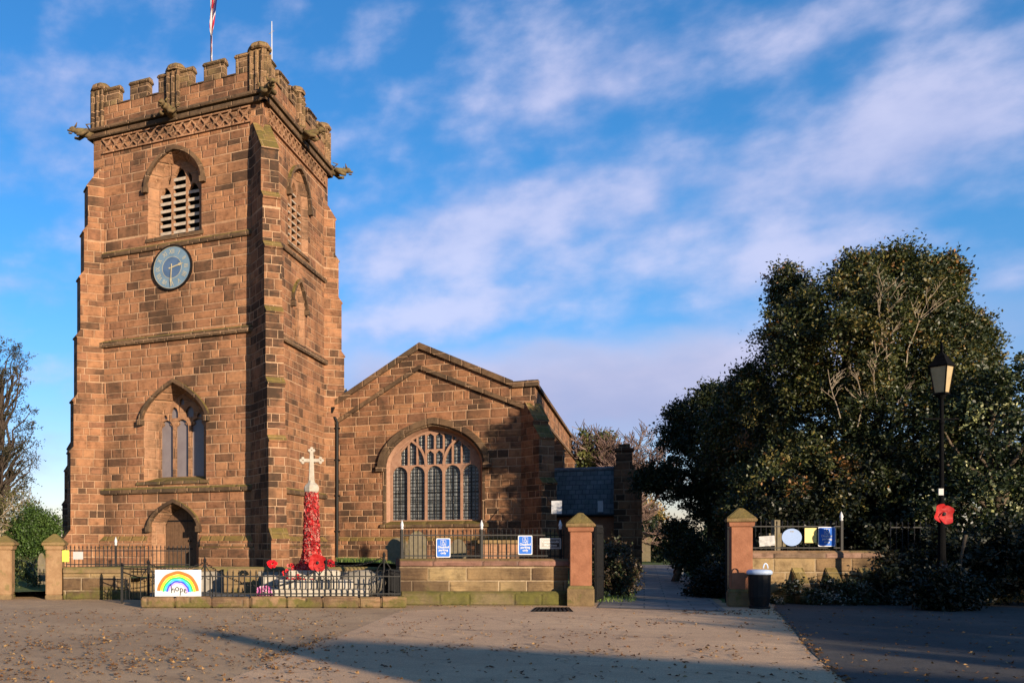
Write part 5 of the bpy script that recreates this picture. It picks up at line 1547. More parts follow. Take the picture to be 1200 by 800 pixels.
dq = [onZ(x, y, 0.0) for x, y in ((622, 716.5), (672, 716.5), (667, 711.5), (628, 711.5))]
dc = (dq[0] + dq[2]) / 2; dt_ = mk('drain_cover', 'dark iron drain cover in the asphalt before the left red gate pier', 'drain cover', (dc.x, dc.y, 0.0))
MB().hexa([Vector((p.x, p.y, -0.02)) for p in dq], [Vector((p.x, p.y, 0.012)) for p in dq]).build('frame', M['lampiron'], dt_)
mb = MB()
for k in range(9):
    f0, f1 = (k + 0.2) / 9, (k + 0.75) / 9
    a_, b_, c__, d_ = dq[0].lerp(dq[1], f0), dq[0].lerp(dq[1], f1), dq[3].lerp(dq[2], f1), dq[3].lerp(dq[2], f0)
    mb.hexa([p + (dc - p) * 0.06 + Ud * 0.0125 for p in (a_, b_, c__, d_)], [p + (dc - p) * 0.06 + Ud * 0.02 for p in (a_, b_, c__, d_)])
mb.build('grating', M['iron'], dt_)

# ------------------------------------------------------------------ bin, lamp post
bc = XZ(fu(890, 22.3), 22.3, 0)
bt = mk('litter_bin', 'black litter bin with a pale blue lid in front of the right gate pier', 'bin', bc)
mb = MB(); mb.lathe(bc, [(0.23, 0.0), (0.23, 0.06), (0.20, 0.08), (0.235, 0.3), (0.245, 0.8), (0.25, 0.84)], 14); mb.build('body', M['iron'], bt, smooth=False)
mb = MB(); mb.lathe(bc, [(0.25, 0.842), (0.275, 0.855), (0.285, 0.91), (0.25, 0.955), (0.17, 0.97)], 20); mb.build('lid', M['lid'], bt, smooth=True)
Fb = Frame(bc, Rd, Ud, -Fd); mb = MB(); mb.tube([Fb(0.12 + 0.055 * math.cos(a), 1.0 + 0.12 * math.sin(a), 0.05) for a in np.linspace(0, math.pi, 9)], 0.014, 6); mb.build('handle', M['lid'], bt)

LPZ = 22.0
lc = XZ(fu(1103.5, LPZ), LPZ, 0)
lp = mk('lamp_post', 'tall black heritage lamp post with a four-sided lantern', 'lamp post', lc)
zl0, zl1 = fz(461, LPZ), fz(430, LPZ)
mb = MB(); mb.lathe(lc, [(0.26, 0.0), (0.26, 0.3), (0.18, 0.4), (0.17, 0.9), (0.19, 0.95), (0.11, 1.05), (0.085, 1.3), (0.065, 2.5), (0.085, 2.55), (0.05, 2.65), (0.042, zl0 - 0.75), (0.065, zl0 - 0.72), (0.042, zl0 - 0.6), (0.04, zl0 - 0.15), (0.10, zl0 - 0.05), (0.08, zl0)], 12); mb.build('column', M['lampiron'], lp, smooth=False)
mb = MB(); mb.tube([lc + Rd * -0.42 + Ud * (zl0 - 0.62), lc + Rd * 0.42 + Ud * (zl0 - 0.62)], 0.022, 6); mb.build('ladder_bar', M['lampiron'], lp)
rot4 = A + R_(45) + R_(28)
mb = MB(); mb.lathe(lc, [(0.15, zl0 + 0.01), (0.245, zl1)], 4, rot4); lan = mb.build('lantern_glass', M['lampglass'], lp)
mb = MB()
for k in range(4):
    a = rot4 + math.pi / 2 * k; d = Vector((math.cos(a), math.sin(a), 0))
    mb.tube([lc + d * 0.15 + Ud * zl0, lc + d * 0.25 + Ud * zl1], 0.016, 5)
mb.lathe(lc, [(0.175, zl0 - 0.03), (0.175, zl0 + 0.02)], 4, rot4); mb.build('lantern_frame', M['lampiron'], lan)
mb = MB(); mb.lathe(lc, [(0.28, zl1), (0.295, zl1 + 0.03), (0.21, zl1 + 0.13), (0.15, zl1 + 0.22), (0.14, zl1 + 0.26), (0.08, zl1 + 0.31), (0.035, zl1 + 0.36), (0.03, zl1 + 0.44), (0.045, zl1 + 0.48), (0.01, zl1 + 0.62)], 4, rot4); mb.build('lantern_roof', M['lampiron'], lp)
mb = MB(); pq = cam(1103, 576, LPZ - 0.12); Fp = Frame(pq, Rd, Ud, -Fd); mb.fbox(Fp, -0.06, 0.06, -0.08, 0.08, -0.02, 0.0); mb.build('number_plate', M['paper'], lp)

# ------------------------------------------------------------------ graves and far furniture


def slab(name, label, px, Z, zb, w, h, th=0.14, mat='gravestone', shape='round', rot=0.0, cat='gravestone', group='gravestones in the churchyard'):
    c = XZ(fu(px, Z), Z, zb); U = (ex * math.cos(rot) + ey * math.sin(rot)); F_ = Frame(c, U, Ud, Vector((U.y, -U.x, 0)))
    if shape == 'round': poly = [(-w, -0.15), (w, -0.15), (w, h * 0.66)] + [(w * math.cos(a), h * 0.66 + h * 0.34 * math.sin(a)) for a in np.linspace(0.15, math.pi - 0.15, 12)] + [(-w, h * 0.66)]
    elif shape == 'shoulder': poly = [(-w, -.15), (w, -.15), (w, h * 0.62), (w * 1.2, h * 0.66), (w * 1.2, h * 0.74)] + [(w * 0.95 * math.cos(a), h * 0.76 + h * 0.24 * math.sin(a)) for a in np.linspace(0.1, math.pi - 0.1, 10)] + [(-w * 1.2, h * 0.74), (-w * 1.2, h * 0.66), (-w, h * 0.62)]
    elif shape == 'gable': poly = [(-w, -.15), (w, -.15), (w, h * 0.55), (w * 1.15, h * 0.55), (0, h), (-w * 1.15, h * 0.55), (-w, h * 0.55)]
    elif shape == 'cross': a = w * 0.35; poly = [(-a, -.15), (a, -.15), (a, h * 0.5), (w, h * 0.5), (w, h * 0.75), (a, h * 0.75), (a, h), (-a, h), (-a, h * 0.75), (-w, h * 0.75), (-w, h * 0.5), (-a, h * 0.5)]
    mb = MB(); mb.face(F_, poly, (), th / 2); mb.face(F_, poly, (), -th / 2); mb.loft(F_, poly, -th / 2, poly, th / 2)
    return tag(mb.build(name, M[mat], loc=c, jitter=0.004), label, cat, group)


slab('gravestone', 'round-topped yellow-lichened gravestone standing at the end of the church path', 752, 62, 0.55, 0.55, 1.9, shape='shoulder')
slab('gravestone', 'gabled yellow gravestone low among shrubs right of the church path', 806.5, 46, 0.25, 0.6, 1.5, shape='gable')
slab('gravestone', 'small gravestone lit behind the right gate leaf', 842, 40, 0.6, 0.55, 0.85, shape='round')
slab('gravestone', 'lichened stone cross behind the crumpled paper notice', 909, 26.2, 0.75, 0.24, 1.55, th=0.16, shape='cross', rot=A)
slab('gravestone', 'round-topped gravestone behind the railing left of the first blue sign', 489, 34.5, 0.55, 0.36, 1.55, shape='round', rot=0.25)
slab('gravestone', 'squat gravestone behind the railing at the far left of the signed wall', 466, 36, 0.55, 0.4, 1.3, shape='shoulder')
slab('gravestone', 'tall gravestone behind the railing just right of the first blue sign', 537, 36, 0.55, 0.30, 1.25, shape='round', rot=0.1)
slab('gravestone', 'narrow gravestone by the far left gate, next to the weathered pier', 49, 30, 0.1, 0.13, 1.2, shape='round', rot=A)
bt_ = mk('chest_tomb', 'sunlit sandstone chest tomb behind the railing between the two blue signs', 'tomb', XZ(fu(582, 33), 33, 0.55))
ct_ = XZ(fu(582, 33), 33, 0)
Ft = Frame((ct_.x, ct_.y, 0), Rd, Ud, -Fd)
MB().fbox(Ft, -0.72, 0.72, 0.4, 1.62, -0.35, 0.35).build('chest', M['dress'], bt_, bevel=0.02)
MB().fbox(Ft, -0.82, 0.82, 1.62, 1.74, -0.45, 0.45).build('lid', M['cap'], bt_, bevel=0.02)
mb = MB()
for k in range(-2, 3): mb.fbox(Ft, k * 0.3 - 0.035, k * 0.3 + 0.035, 0.5, 1.6, 0.352, 0.39)
mb.build('pilasters', M['dress'], bt_)
sq_ = XZ(fu(799, 40), 40, 0.45)
sp_ = mk('signpost', 'small white finger signpost among the shrubs right of the path', 'signpost', sq_)
Fs = Frame(sq_, Rd, Ud, -Fd)
MB().tube([Fs(0, -0.2), Fs(0, 1.25)], 0.05, 6).build('post', M['whitepaint'], sp_)
MB().prism(Fs, [(-0.32, 1.2), (0.30, 1.2), (0.36, 1.3), (0.30, 1.42), (-0.32, 1.42), (-0.38, 1.3)], -0.02, 0.03).build('finger', M['whitepaint'], sp_)

# ------------------------------------------------------------------ trees and shrubs
RNG = np.random.default_rng(5)


def leaves(name, centers, radii, per, size, palette, mat, parent=None, loc=None, rng=RNG, up=0.3, flat=1.0, elong=1.9):
    """leaf blades scattered round clump centres; one mesh"""
    centers = np.asarray(centers, float); radii = np.asarray(radii, float); K = len(centers)
    n = K * per
    idx = np.repeat(np.arange(K), per)
    T = max(6, per // 11)                      # twigs in each clump; the leaves sit along them
    td = rng.normal(size=(K, T, 3)) + np.array([0, 0, 0.25]); td /= np.linalg.norm(td, axis=2)[:, :, None]
    tl = rng.uniform(0.6, 1.2, (K, T))
    tw_ = rng.integers(0, T, n)
    d = td[idx, tw_]; r = rng.uniform(0.15, 1.0, n) ** 0.8 * tl[idx, tw_]
    pos = centers[idx] + (d * (r * radii[idx])[:, None] + rng.normal(size=(n, 3)) * size * 0.55) * np.array([1, 1, flat])
    pos[:, 2] -= 0.10 * r * r * radii[idx]
    t = d * 0.7 + rng.normal(size=(n, 3)) * 0.6; t /= np.linalg.norm(t, axis=1)[:, None]
    nrm = rng.normal(size=(n, 3)) * 0.7 + d * 0.35 + np.array([0, 0, up]); nrm -= t * (t * nrm).sum(1)[:, None]; nrm /= np.linalg.norm(nrm, axis=1)[:, None]
    b = np.cross(nrm, t)
    s = size * rng.uniform(0.6, 1.25, n)[:, None]
    v = np.empty((n, 4, 3))
    v[:, 0] = pos - t * s * 0.5; v[:, 1] = pos + b * s * 0.5 / elong + nrm * s * 0.08; v[:, 2] = pos + t * s * 0.5; v[:, 3] = pos - b * s * 0.5 / elong + nrm * s * 0.08
    org = np.array(loc if loc is not None else origin(parent))
    v = v.reshape(-1, 3) - org
    me = bpy.data.meshes.new(name); me.vertices.add(n * 4); me.vertices.foreach_set('co', v.ravel())
    me.loops.add(n * 4); me.loops.foreach_set('vertex_index', np.arange(n * 4, dtype=np.int32))
    me.polygons.add(n); me.polygons.foreach_set('loop_start', np.arange(0, n * 4, 4, dtype=np.int32)); me.polygons.foreach_set('loop_total', np.full(n, 4, dtype=np.int32))
    me.update(calc_edges=True)
    pal = np.array([p[1] for p in palette]); wts = np.array([p[0] for p in palette], float); wts /= wts.sum()
    clump_tone = rng.choice(len(pal), size=K, p=wts); own = rng.choice(len(pal), size=n, p=wts)
    pick = np.where(rng.random(n) < 0.55, clump_tone[idx], own)
    c = pal[pick] * rng.uniform(0.7, 1.3, n)[:, None]
    at = me.color_attributes.new('tint', 'FLOAT_COLOR', 'POINT')
    at.data.foreach_set('color', np.repeat(np.concatenate([c, np.ones((n, 1))], 1), 4, axis=0).astype(np.float32).ravel())
    me.materials.append(mat)
    o_ = bpy.data.objects.new(name, me); col.objects.link(o_)
    if parent is not None: o_.parent = parent
    else: o_.location = org
    return o_


def crown_clumps(ells, n, rng=RNG, r0=0.45, r1=0.85, shell=0.62, floor=None):
    """clump centres near the skin of a union of ellipsoids given as (centre, (rx, ry, rz))"""
    cs, rs = [], []
    area = np.array([(e[1][0] * e[1][1] + e[1][0] * e[1][2] + e[1][1] * e[1][2]) for e in ells]); area /= area.sum()
    while len(cs) < n:
        k = rng.choice(len(ells), p=area); c, r = np.array(ells[k][0]), np.array(ells[k][1])
        d = rng.normal(size=3); d /= np.linalg.norm(d)
        q = shell + (1.06 - shell) * rng.random() ** 0.6
        p = c + d * r * q
        if floor is not None and p[2] < floor: continue
        if any(np.sum(((p - np.array(e[0])) / np.array(e[1])) ** 2) < 0.30 for j, e in enumerate(ells) if j != k): continue
        cs.append(p); rs.append(rng.uniform(r0, r1))
    return np.array(cs), np.array(rs)


def limbs(mb, base, targets, r_trunk, split, rng=RNG, seg=6, sag=0.1):
    base = Vector(base)
    for t_ in targets:
        t_ = Vector(t_); sp = base.lerp(Vector((base.x, base.y, t_.z)), 1.0); sp.z = base.z + (t_.z - base.z) * split * rng.uniform(0.5, 1.0)
        pts = []; L = (t_ - sp).length
        for k in range(seg + 1):
            f = k / seg; p = sp.lerp(t_, f); p.z += sag * L * math.sin(f * math.pi)
            p += Vector(rng.normal(size=3)) * L * 0.03 * (0 < k < seg); pts.append(p)
        rad = np.linspace(r_trunk * 0.38, 0.015, seg + 1)
        mb.tube(pts, list(rad), 5)


def ell(px, py, Z, rpx, rpy, rz):
    """ellipsoid whose picture is rpx x rpy photo pixels, depth radius rz metres (axes kept square to the view by using a round plan)"""
    c = cam(px, py, Z); rx = rpx / FX * Z
    return (tuple(c), (max(0.3, 0.5 * (rx + rz)) if False else rx * 0.9 + rz * 0.1, rz * 0.9 + rx * 0.1, rpy / FX * Z))


def tree(name, label, cat, base, ells, n, per, size, palette, mat, r_trunk=0.25, seed=1, group=None, r0=0.45, r1=0.85, shell=0.62, nl=26, split=0.6, floor=None, flat=1.0, up=0.3, bark='bark', core=0, elong=1.9):
    rng = np.random.default_rng(seed); base = Vector(base)
    t_ = mk(name, label, cat, base, group)
    cs, rs = crown_clumps(ells, n, rng, r0, r1, shell, floor)
    if core:
        cc_ = [np.array(e[0]) + rng.normal(size=3) * np.array(e[1]) * 0.33 for e in ells for _ in range(core)]
        cs2 = np.concatenate([cs, np.array(cc_)]); rs2 = np.concatenate([rs, np.full(len(cc_), r1)])
    else: cs2, rs2 = cs, rs
    leaves('crown', cs2, rs2, per, size, palette, mat, t_, rng=rng, flat=flat, up=up, elong=elong)
    mb = MB(); zt = max(c[2] for c in cs) * 0.85 + base.z * 0.15
    top_ = Vector((np.mean([e[0][0] for e in ells]), np.mean([e[0][1] for e in ells]), zt))
    pts = [base - Ud * 0.2] + [base.lerp(top_, f) + Vector((rng.normal() * 0.08, rng.normal() * 0.08, 0)) for f in (0.2, 0.45, 0.7, 1.0)]
    mb.tube(pts, [r_trunk * 1.3, r_trunk, r_trunk * 0.8, r_trunk * 0.5, 0.04], 8)
    pick = cs[rng.choice(len(cs), size=min(nl, len(cs)), replace=False)]
    limbs(mb, base, pick, r_trunk, split, rng)
    mb.build('trunk', M[bark], t_, smooth=True)
    return t_


HOLLY = [(6, (0.021, 0.029, 0.010)), (3, (0.039, 0.048, 0.014)), (2, (0.072, 0.073, 0.022)), (1.2, (0.124, 0.100, 0.029)), (0.4, (0.156, 0.075, 0.024))]
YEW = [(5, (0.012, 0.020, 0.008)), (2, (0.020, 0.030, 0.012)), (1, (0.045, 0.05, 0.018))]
OLIVE = [(3, (0.10, 0.078, 0.02)), (2, (0.06, 0.056, 0.018)), (1, (0.14, 0.095, 0.026))]
VAR = [(8, (0.014, 0.022, 0.008)), (2, (0.035, 0.045, 0.016)), (0.8, (0.20, 0.21, 0.09)), (0.4, (0.30, 0.30, 0.16))]
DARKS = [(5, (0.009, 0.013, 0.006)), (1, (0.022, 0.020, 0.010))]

HZ = 30.0
tree('holly_tree', 'tall broad evergreen tree right of the path with pale dead twigs on its lit face', 'tree', XZ(fu(1010, HZ + .5), HZ + .5, 0.7),
     [ell(1045, 366, HZ, 60, 52, 2.0), ell(943, 392, HZ, 28, 52, 1.2), ell(985, 400, HZ, 72, 72, 2.4), ell(1080, 420, HZ, 60, 75, 2.2), ell(925, 470, 31.6, 62, 78, 2.0), ell(885, 520, 35.5, 50, 68, 2.0), ell(1040, 510, HZ, 90, 95, 3.0), ell(960, 575, HZ, 100, 60, 2.6), ell(1085, 345, HZ, 28, 34, 1.2), ell(921, 345, 32.5, 11, 30, 0.7), ell(1005, 322, HZ, 18, 20, 0.8), ell(1052, 312, HZ, 22, 17, 0.8), ell(1132, 388, HZ, 20, 16, 0.8), ell(1104, 322, HZ, 12, 16, 0.6), ell(872, 462, 36, 24, 18, 0.8), ell(845, 500, 36, 18, 24, 0.8)],
     620, 300, 0.122, HOLLY, M['gloss_leaf'], 0.38, 21, shell=0.66, nl=22, core=20, bark='holly_bark', r0=0.4, r1=0.8)
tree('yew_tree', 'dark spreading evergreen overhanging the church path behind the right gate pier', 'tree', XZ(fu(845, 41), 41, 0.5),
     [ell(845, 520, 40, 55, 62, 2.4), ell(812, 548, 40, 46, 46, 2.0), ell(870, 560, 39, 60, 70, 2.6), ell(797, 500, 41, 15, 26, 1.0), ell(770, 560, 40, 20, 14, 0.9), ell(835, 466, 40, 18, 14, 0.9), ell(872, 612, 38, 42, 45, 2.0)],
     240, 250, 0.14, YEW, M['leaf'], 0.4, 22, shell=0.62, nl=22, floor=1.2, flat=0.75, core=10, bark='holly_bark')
tree('olive_shrub_tree', 'yellow-brown leaved tree behind the lantern of the lamp post', 'tree', XZ(fu(1120, 31.5), 31.5, 0.7),
     [ell(1122, 425, 31.5, 30, 50, 1.2), ell(1105, 470, 31.5, 38, 50, 1.3)], 60, 130, 0.15, OLIVE, M['leaf'], 0.15, 23, r0=0.3, r1=0.6, nl=26, bark='twig')
tree('variegated_holly', 'variegated evergreen at the right edge with pale-edged leaves behind the poppy', 'tree', XZ(fu(1165, 26.5), 26.5, 0.7),
     [ell(1160, 535, 26.3, 62, 90, 1.3), ell(1200, 500, 26.6, 65, 85, 1.5), ell(1145, 600, 26, 60, 45, 1.2), ell(1240, 560, 26.5, 60, 90, 1.5)], 190, 210, 0.115, VAR, M['gloss_leaf'], 0.25, 24, r0=0.35, r1=0.65, nl=20, core=5, elong=1.6)
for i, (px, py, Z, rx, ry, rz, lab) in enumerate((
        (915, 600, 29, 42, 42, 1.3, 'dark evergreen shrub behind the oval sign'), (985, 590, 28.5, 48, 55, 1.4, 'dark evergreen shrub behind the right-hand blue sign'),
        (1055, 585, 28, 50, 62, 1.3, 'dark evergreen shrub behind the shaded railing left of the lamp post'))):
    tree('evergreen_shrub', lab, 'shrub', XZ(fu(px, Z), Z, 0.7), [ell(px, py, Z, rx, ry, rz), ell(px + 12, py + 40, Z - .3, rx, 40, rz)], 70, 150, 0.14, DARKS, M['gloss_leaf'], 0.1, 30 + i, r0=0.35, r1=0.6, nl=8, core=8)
tree('ivy_hedge', 'thick dark ivy bush in front of the wall, with clumps added to darken the lamp foot', 'shrub', XZ(fu(1120, 23.4), 23.4, 0.0),
     [ell(1075, 675, 23.6, 48, 38, 0.6), ell(1140, 660, 23.5, 60, 50, 0.7), ell(1215, 665, 23.4, 60, 55, 0.8), ell(1100, 690, 21.5, 24, 24, 0.35), ell(1126, 694, 21.8, 22, 20, 0.35)], 110, 200, 0.12, DARKS, M['gloss_leaf'], 0.06, 40, r0=0.25, r1=0.45, nl=10, core=10)  # last two clumps are added to lose the lamp foot in darkness
tree('low_shrub', 'low dark planting along the foot of the buttressed wall', 'shrub', XZ(fu(965, 23.7), 23.7, 0.0),
     [ell(925, 700, 23.7, 40, 14, 0.3), ell(985, 697, 23.7, 45, 16, 0.3), ell(1030, 695, 23.7, 30, 18, 0.3)], 60, 120, 0.09, [(5, (0.02, 0.028, 0.012)), (1, (0.2, 0.2, 0.18))], M['gloss_leaf'], 0.03, 41, r0=0.15, r1=0.28, nl=6)
tree('round_shrub', 'rounded reddish-brown shrub beside the left red gate pier', 'shrub', XZ(fu(718, 27), 27, 0.15),
     [ell(720, 668, 27, 26, 27, 0.8), ell(712, 655, 27.2, 18, 18, 0.6)], 80, 130, 0.10, [(4, (0.045, 0.035, 0.02)), (2, (0.075, 0.05, 0.032)), (2, (0.035, 0.045, 0.018))], M['leaf'], 0.06, 42, r0=0.22, r1=0.4, nl=10, core=10)
tree('clipped_shrub', 'dark shrub with bare stems on the right of the path by the signpost', 'shrub', XZ(fu(790, 36), 36, 0.2),
     [ell(796, 632, 36, 18, 22, 0.7), ell(812, 652, 35, 22, 18, 0.8)], 60, 110, 0.13, YEW, M['leaf'], 0.12, 43, r0=0.3, r1=0.5, nl=10, core=6)
tree('edge_shrub', 'shaded low shrub between the path and the right gate pier', 'shrub', XZ(fu(840, 26.8), 26.8, 0.1),
     [ell(836, 686, 26.8, 24, 18, 0.7), ell(848, 672, 27.5, 18, 25, 0.8)], 60, 130, 0.11, DARKS, M['leaf'], 0.08, 44, r0=0.25, r1=0.4, nl=8, core=6)


tree('laurel_hedge', 'tall dark evergreen hedge running on along the road past the lamp post', 'hedge', XZ(fu(1330, 28), 28, 0.5),
     [ell(1320, 560, 28, 80, 85, 1.6), ell(1420, 575, 29, 80, 75, 1.6), ell(1540, 580, 30, 80, 75, 1.8), ell(1680, 585, 31, 90, 75, 2.0)], 260, 110, 0.17, YEW, M['gloss_leaf'], 0.15, 71, r0=0.5, r1=0.8, nl=8, core=14)


# bare trees
def bare(name, label, base, h, spread, seed, mat, levels=5, lean=(0, 0), r0=None, nb=(4, 5), tip=0.008, grp=None, upb=0.25, leafpal=None, leafmat=None, leafsize=0.1, leafper=10, trunk_f=0.28):
    rng = random.Random(seed); t_ = mk(name, label, 'tree', base, grp); mb = MB(); tips = []

    def grow(p, d, L, r, lev):
        n = 4; pts = [p]; q = p.copy(); dd = d.copy()
        for k in range(n):
            dd = (dd + Vector((rng.gauss(0, .13), rng.gauss(0, .13), rng.gauss(0.03, .09)))).normalized(); q = q + dd * L / n; pts.append(q.copy())
        mb.tube(pts, list(np.linspace(r, max(tip, r * 0.55), n + 1)), 7 if lev == 0 else (5 if lev < 3 else 3), cap=False)
        if lev >= levels: tips.append(q.copy()); return
        for k in range(rng.randint(*nb)):
            f = rng.uniform(0.35, 1.0); i = min(n - 1, int(f * n)); st = pts[i].lerp(pts[i + 1], f * n - i if f < 1 else 1)
            side = Vector((rng.gauss(0, 1), rng.gauss(0, 1), rng.gauss(0, 0.5)))
            nd = (dd * 0.75 + side.normalized() * spread + Vector((0, 0, upb))).normalized()
            grow(st, nd, L * rng.uniform(0.55, 0.78), max(tip, r * rng.uniform(0.42, 0.6)), lev + 1)
    b = Vector(base)
    grow(b - Ud * 0.2, Vector((lean[0], lean[1], 1)).normalized(), h * trunk_f, r0 or h * 0.022, 0)
    mb.build('branches', M[mat], t_, recalc=False)
    if leafpal: leaves('foliage', [tuple(p) for p in tips], [0.28] * len(tips), leafper, leafsize, leafpal, leafmat or M['leaf'], t_, rng=np.random.default_rng(seed))
    return t_


bz_ = 62
bt2 = bare('bare_tree', 'bare reddish tree with ivy on its limbs behind the porch roof', XZ(fu(703, bz_), bz_, 0.5), 15.5, 0.8, 3, 'redtwig', levels=5, nb=(5, 6), tip=0.02, trunk_f=0.30)
iv = [tuple(cam(px, py, bz_ - 0.4)) for px, py in ((686, 508), (688, 520), (684, 532), (690, 545), (694, 557), (700, 566), (688, 560), (708, 512), (712, 524), (705, 535), (716, 516), (720, 530), (708, 548), (682, 545), (716, 545))]
leaves('ivy', iv, [0.55] * len(iv), 170, 0.22, [(3, (0.06, 0.075, 0.022)), (2, (0.11, 0.11, 0.035))], M['gloss_leaf'], bt2)
bare('bare_tree', 'thinly leaved orange-brown tree beyond the end of the path', XZ(fu(752, 75), 75, 0.4), 8.5, 0.8, 8, 'redtwig', levels=4, nb=(3, 5), tip=0.014, leafpal=[(2, (0.24, 0.14, 0.04)), (2, (0.10, 0.10, 0.035)), (1, (0.30, 0.2, 0.06))], leafsize=0.28, leafper=7)
bare('bare_tree', 'small yellow-leaved tree right of the porch turret', XZ(fu(735, 66), 66, 0.4), 6.0, 0.8, 12, 'redtwig', levels=4, nb=(3, 4), tip=0.012, leafpal=[(2, (0.20, 0.15, 0.045)), (2, (0.09, 0.10, 0.035))], leafsize=0.24, leafper=7)
tree('conifer', 'small dark conical evergreen left of the yellow gravestone', 'tree', XZ(fu(765, 70), 70, 0.4),
     [ell(757, 632, 70, 12, 28, 0.9), ell(776, 640, 66, 14, 22, 0.9), ell(735, 655, 66, 12, 14, 0.8)], 60, 130, 0.26, YEW, M['leaf'], 0.15, 51, r0=0.5, r1=0.8, nl=6, core=5)
tree('far_hedge', 'dark hedge closing the view at the end of the church path', 'hedge', XZ(fu(765, 82), 82, 0.4),
     [ell(745, 650, 82, 40, 18, 1.5), ell(800, 645, 82, 45, 25, 1.5), ell(850, 640, 82, 45, 30, 1.5)], 90, 130, 0.35, YEW, M['leaf'], 0.1, 52, r0=0.7, r1=1.1, nl=6, core=6)
# far left
tree('sparse_tree', 'large dark twiggy tree thinning out at the left edge of the photo', 'tree', XZ(fu(-14, 46), 46, 0.5),
     [ell(-2, 450, 46, 34, 52, 1.6), ell(2, 505, 46, 40, 50, 1.8), ell(-8, 560, 46, 46, 50, 1.8), ell(22, 540, 46, 18, 34, 1.0), ell(10, 425, 46, 16, 26, 0.9)], 170, 100, 0.10, [(3, (0.030, 0.030, 0.016)), (1, (0.055, 0.045, 0.022))], M['leaf'], 0.3, 75, r0=0.35, r1=0.75, nl=130, bark='darktwig', shell=0.4)
bare('weeping_shrub', 'olive weeping shrub under the bare tree at the left edge', XZ(fu(2, 41), 41, 0.5), 5.6, 0.8, 6, 'twig', levels=4, nb=(5, 6), tip=0.008, upb=-0.12, leafpal=[(2, (0.095, 0.09, 0.028)), (2, (0.055, 0.056, 0.02))], leafsize=0.13, leafper=7, trunk_f=0.36)
tree('cypress', 'bright green feathery conifer behind the far left gate', 'tree', XZ(fu(38, 42), 42, 0.5),
     [ell(41, 628, 42, 25, 27, 1.1), ell(18, 640, 42, 16, 22, 0.9), ell(58, 632, 42, 11, 22, 0.8)], 120, 260, 0.11, [(3, (0.036, 0.070, 0.016)), (2, (0.056, 0.098, 0.02)), (1, (0.02, 0.038, 0.011))], M['leaf'], 0.2, 61, r0=0.3, r1=0.5, nl=6, core=6, flat=1.6)
tree('low_shrub', 'low dark shrub in the far left gateway', 'shrub', XZ(fu(44, 29), 29, 0.15), [ell(28, 680, 28.5, 14, 9, 0.5), ell(25, 665, 32, 16, 8, 0.6)], 26, 100, 0.10, [(3, (0.03, 0.045, 0.015)), (1, (0.08, 0.09, 0.03))], M['leaf'], 0.04, 62, r0=0.2, r1=0.3, nl=4)
# dead twigs over the lit side of the big tree
rng_t = random.Random(9); dt = mk('dead_branches', 'pale dead branches standing through the broad evergreen crown', 'dead tree', XZ(fu(1035, 28.6), 28.6, 0.7)); mb = MB()


def twig(p, d, L, r, lev):
    pts = [p]; q = p.copy(); dd = d.copy()
    for k in range(4):
        dd = (dd + Vector((rng_t.gauss(0, .10), rng_t.gauss(0, .10), rng_t.gauss(0.03, .06)))).normalized(); q = q + dd * L / 4; pts.append(q.copy())
    mb.tube(pts, list(np.linspace(r, max(0.006, r * 0.4), 5)), 4, cap=False)
    if lev < 2:
        for k in range(7 if lev == 0 else 4):
            f = rng_t.uniform(0.25, 0.95); i = min(3, int(f * 4)); st = pts[i].lerp(pts[i + 1], f * 4 - i)
            twig(st, (dd * 0.6 + Rd * rng_t.choice((-1, 1)) * rng_t.uniform(0.4, 0.9) - Fd * rng_t.uniform(0, 0.4) + Ud * 0.25).normalized(), L * rng_t.uniform(0.22, 0.4), r * 0.5, lev + 1)


for px, py, L in ((1042, 445, 2.7), (1062, 430, 2.4), (1028, 470, 1.7), (985, 490, 1.6), (1005, 500, 1.7), (1045, 510, 1.5), (1034, 405, 2.0)):
    twig(cam(px, py, 28.2), (Ud + Rd * rng_t.uniform(-0.35, 0.3)).normalized(), L, 0.021, 0)
mb.build('branches', M['twig'], dt, recalc=False)

# ------------------------------------------------------------------ grass and fallen leaves
def scatter_grass():
    rng = np.random.default_rng(3); P_ = []
    for px0, px1, Z0, Z1, n in ((395, 470, 26.9, 30, 2600), (470, 660, 24.6, 31, 2600), (235, 300, 27, 31, 900), (690, 745, 24.6, 30, 900)):
        Z = rng.uniform(Z0, Z1, n); X = (rng.uniform(px0, px1, n) - CX) / FX * Z
        x = X * Rd.x + Z * Fd.x; y = X * Rd.y + Z * Fd.y; P_.append(np.stack([x, y, yard_h(x, y)], -1))
    p = np.concatenate(P_); n = len(p); h = rng.uniform(0.05, 0.16, n)[:, None]; a = rng.uniform(0, 6.28, n)
    s = np.stack([np.cos(a), np.sin(a), np.zeros(n)], -1) * 0.012
    tip = p + np.stack([rng.normal(0, .03, n), rng.normal(0, .03, n), h[:, 0]], -1)
    v = np.stack([p - s, p + s, tip], 1).reshape(-1, 3)
    cols = np.repeat(np.array([(0.10, 0.16, 0.03), (0.16, 0.20, 0.04), (0.07, 0.11, 0.025)])[rng.integers(0, 3, n)], 3, axis=0)
    tag(colored('grass', v.tolist(), [(3 * i, 3 * i + 1, 3 * i + 2) for i in range(n)], cols.tolist(), M['leaf']), 'short green grass along the churchyard edge', 'grass', kind='stuff')


scatter_grass()


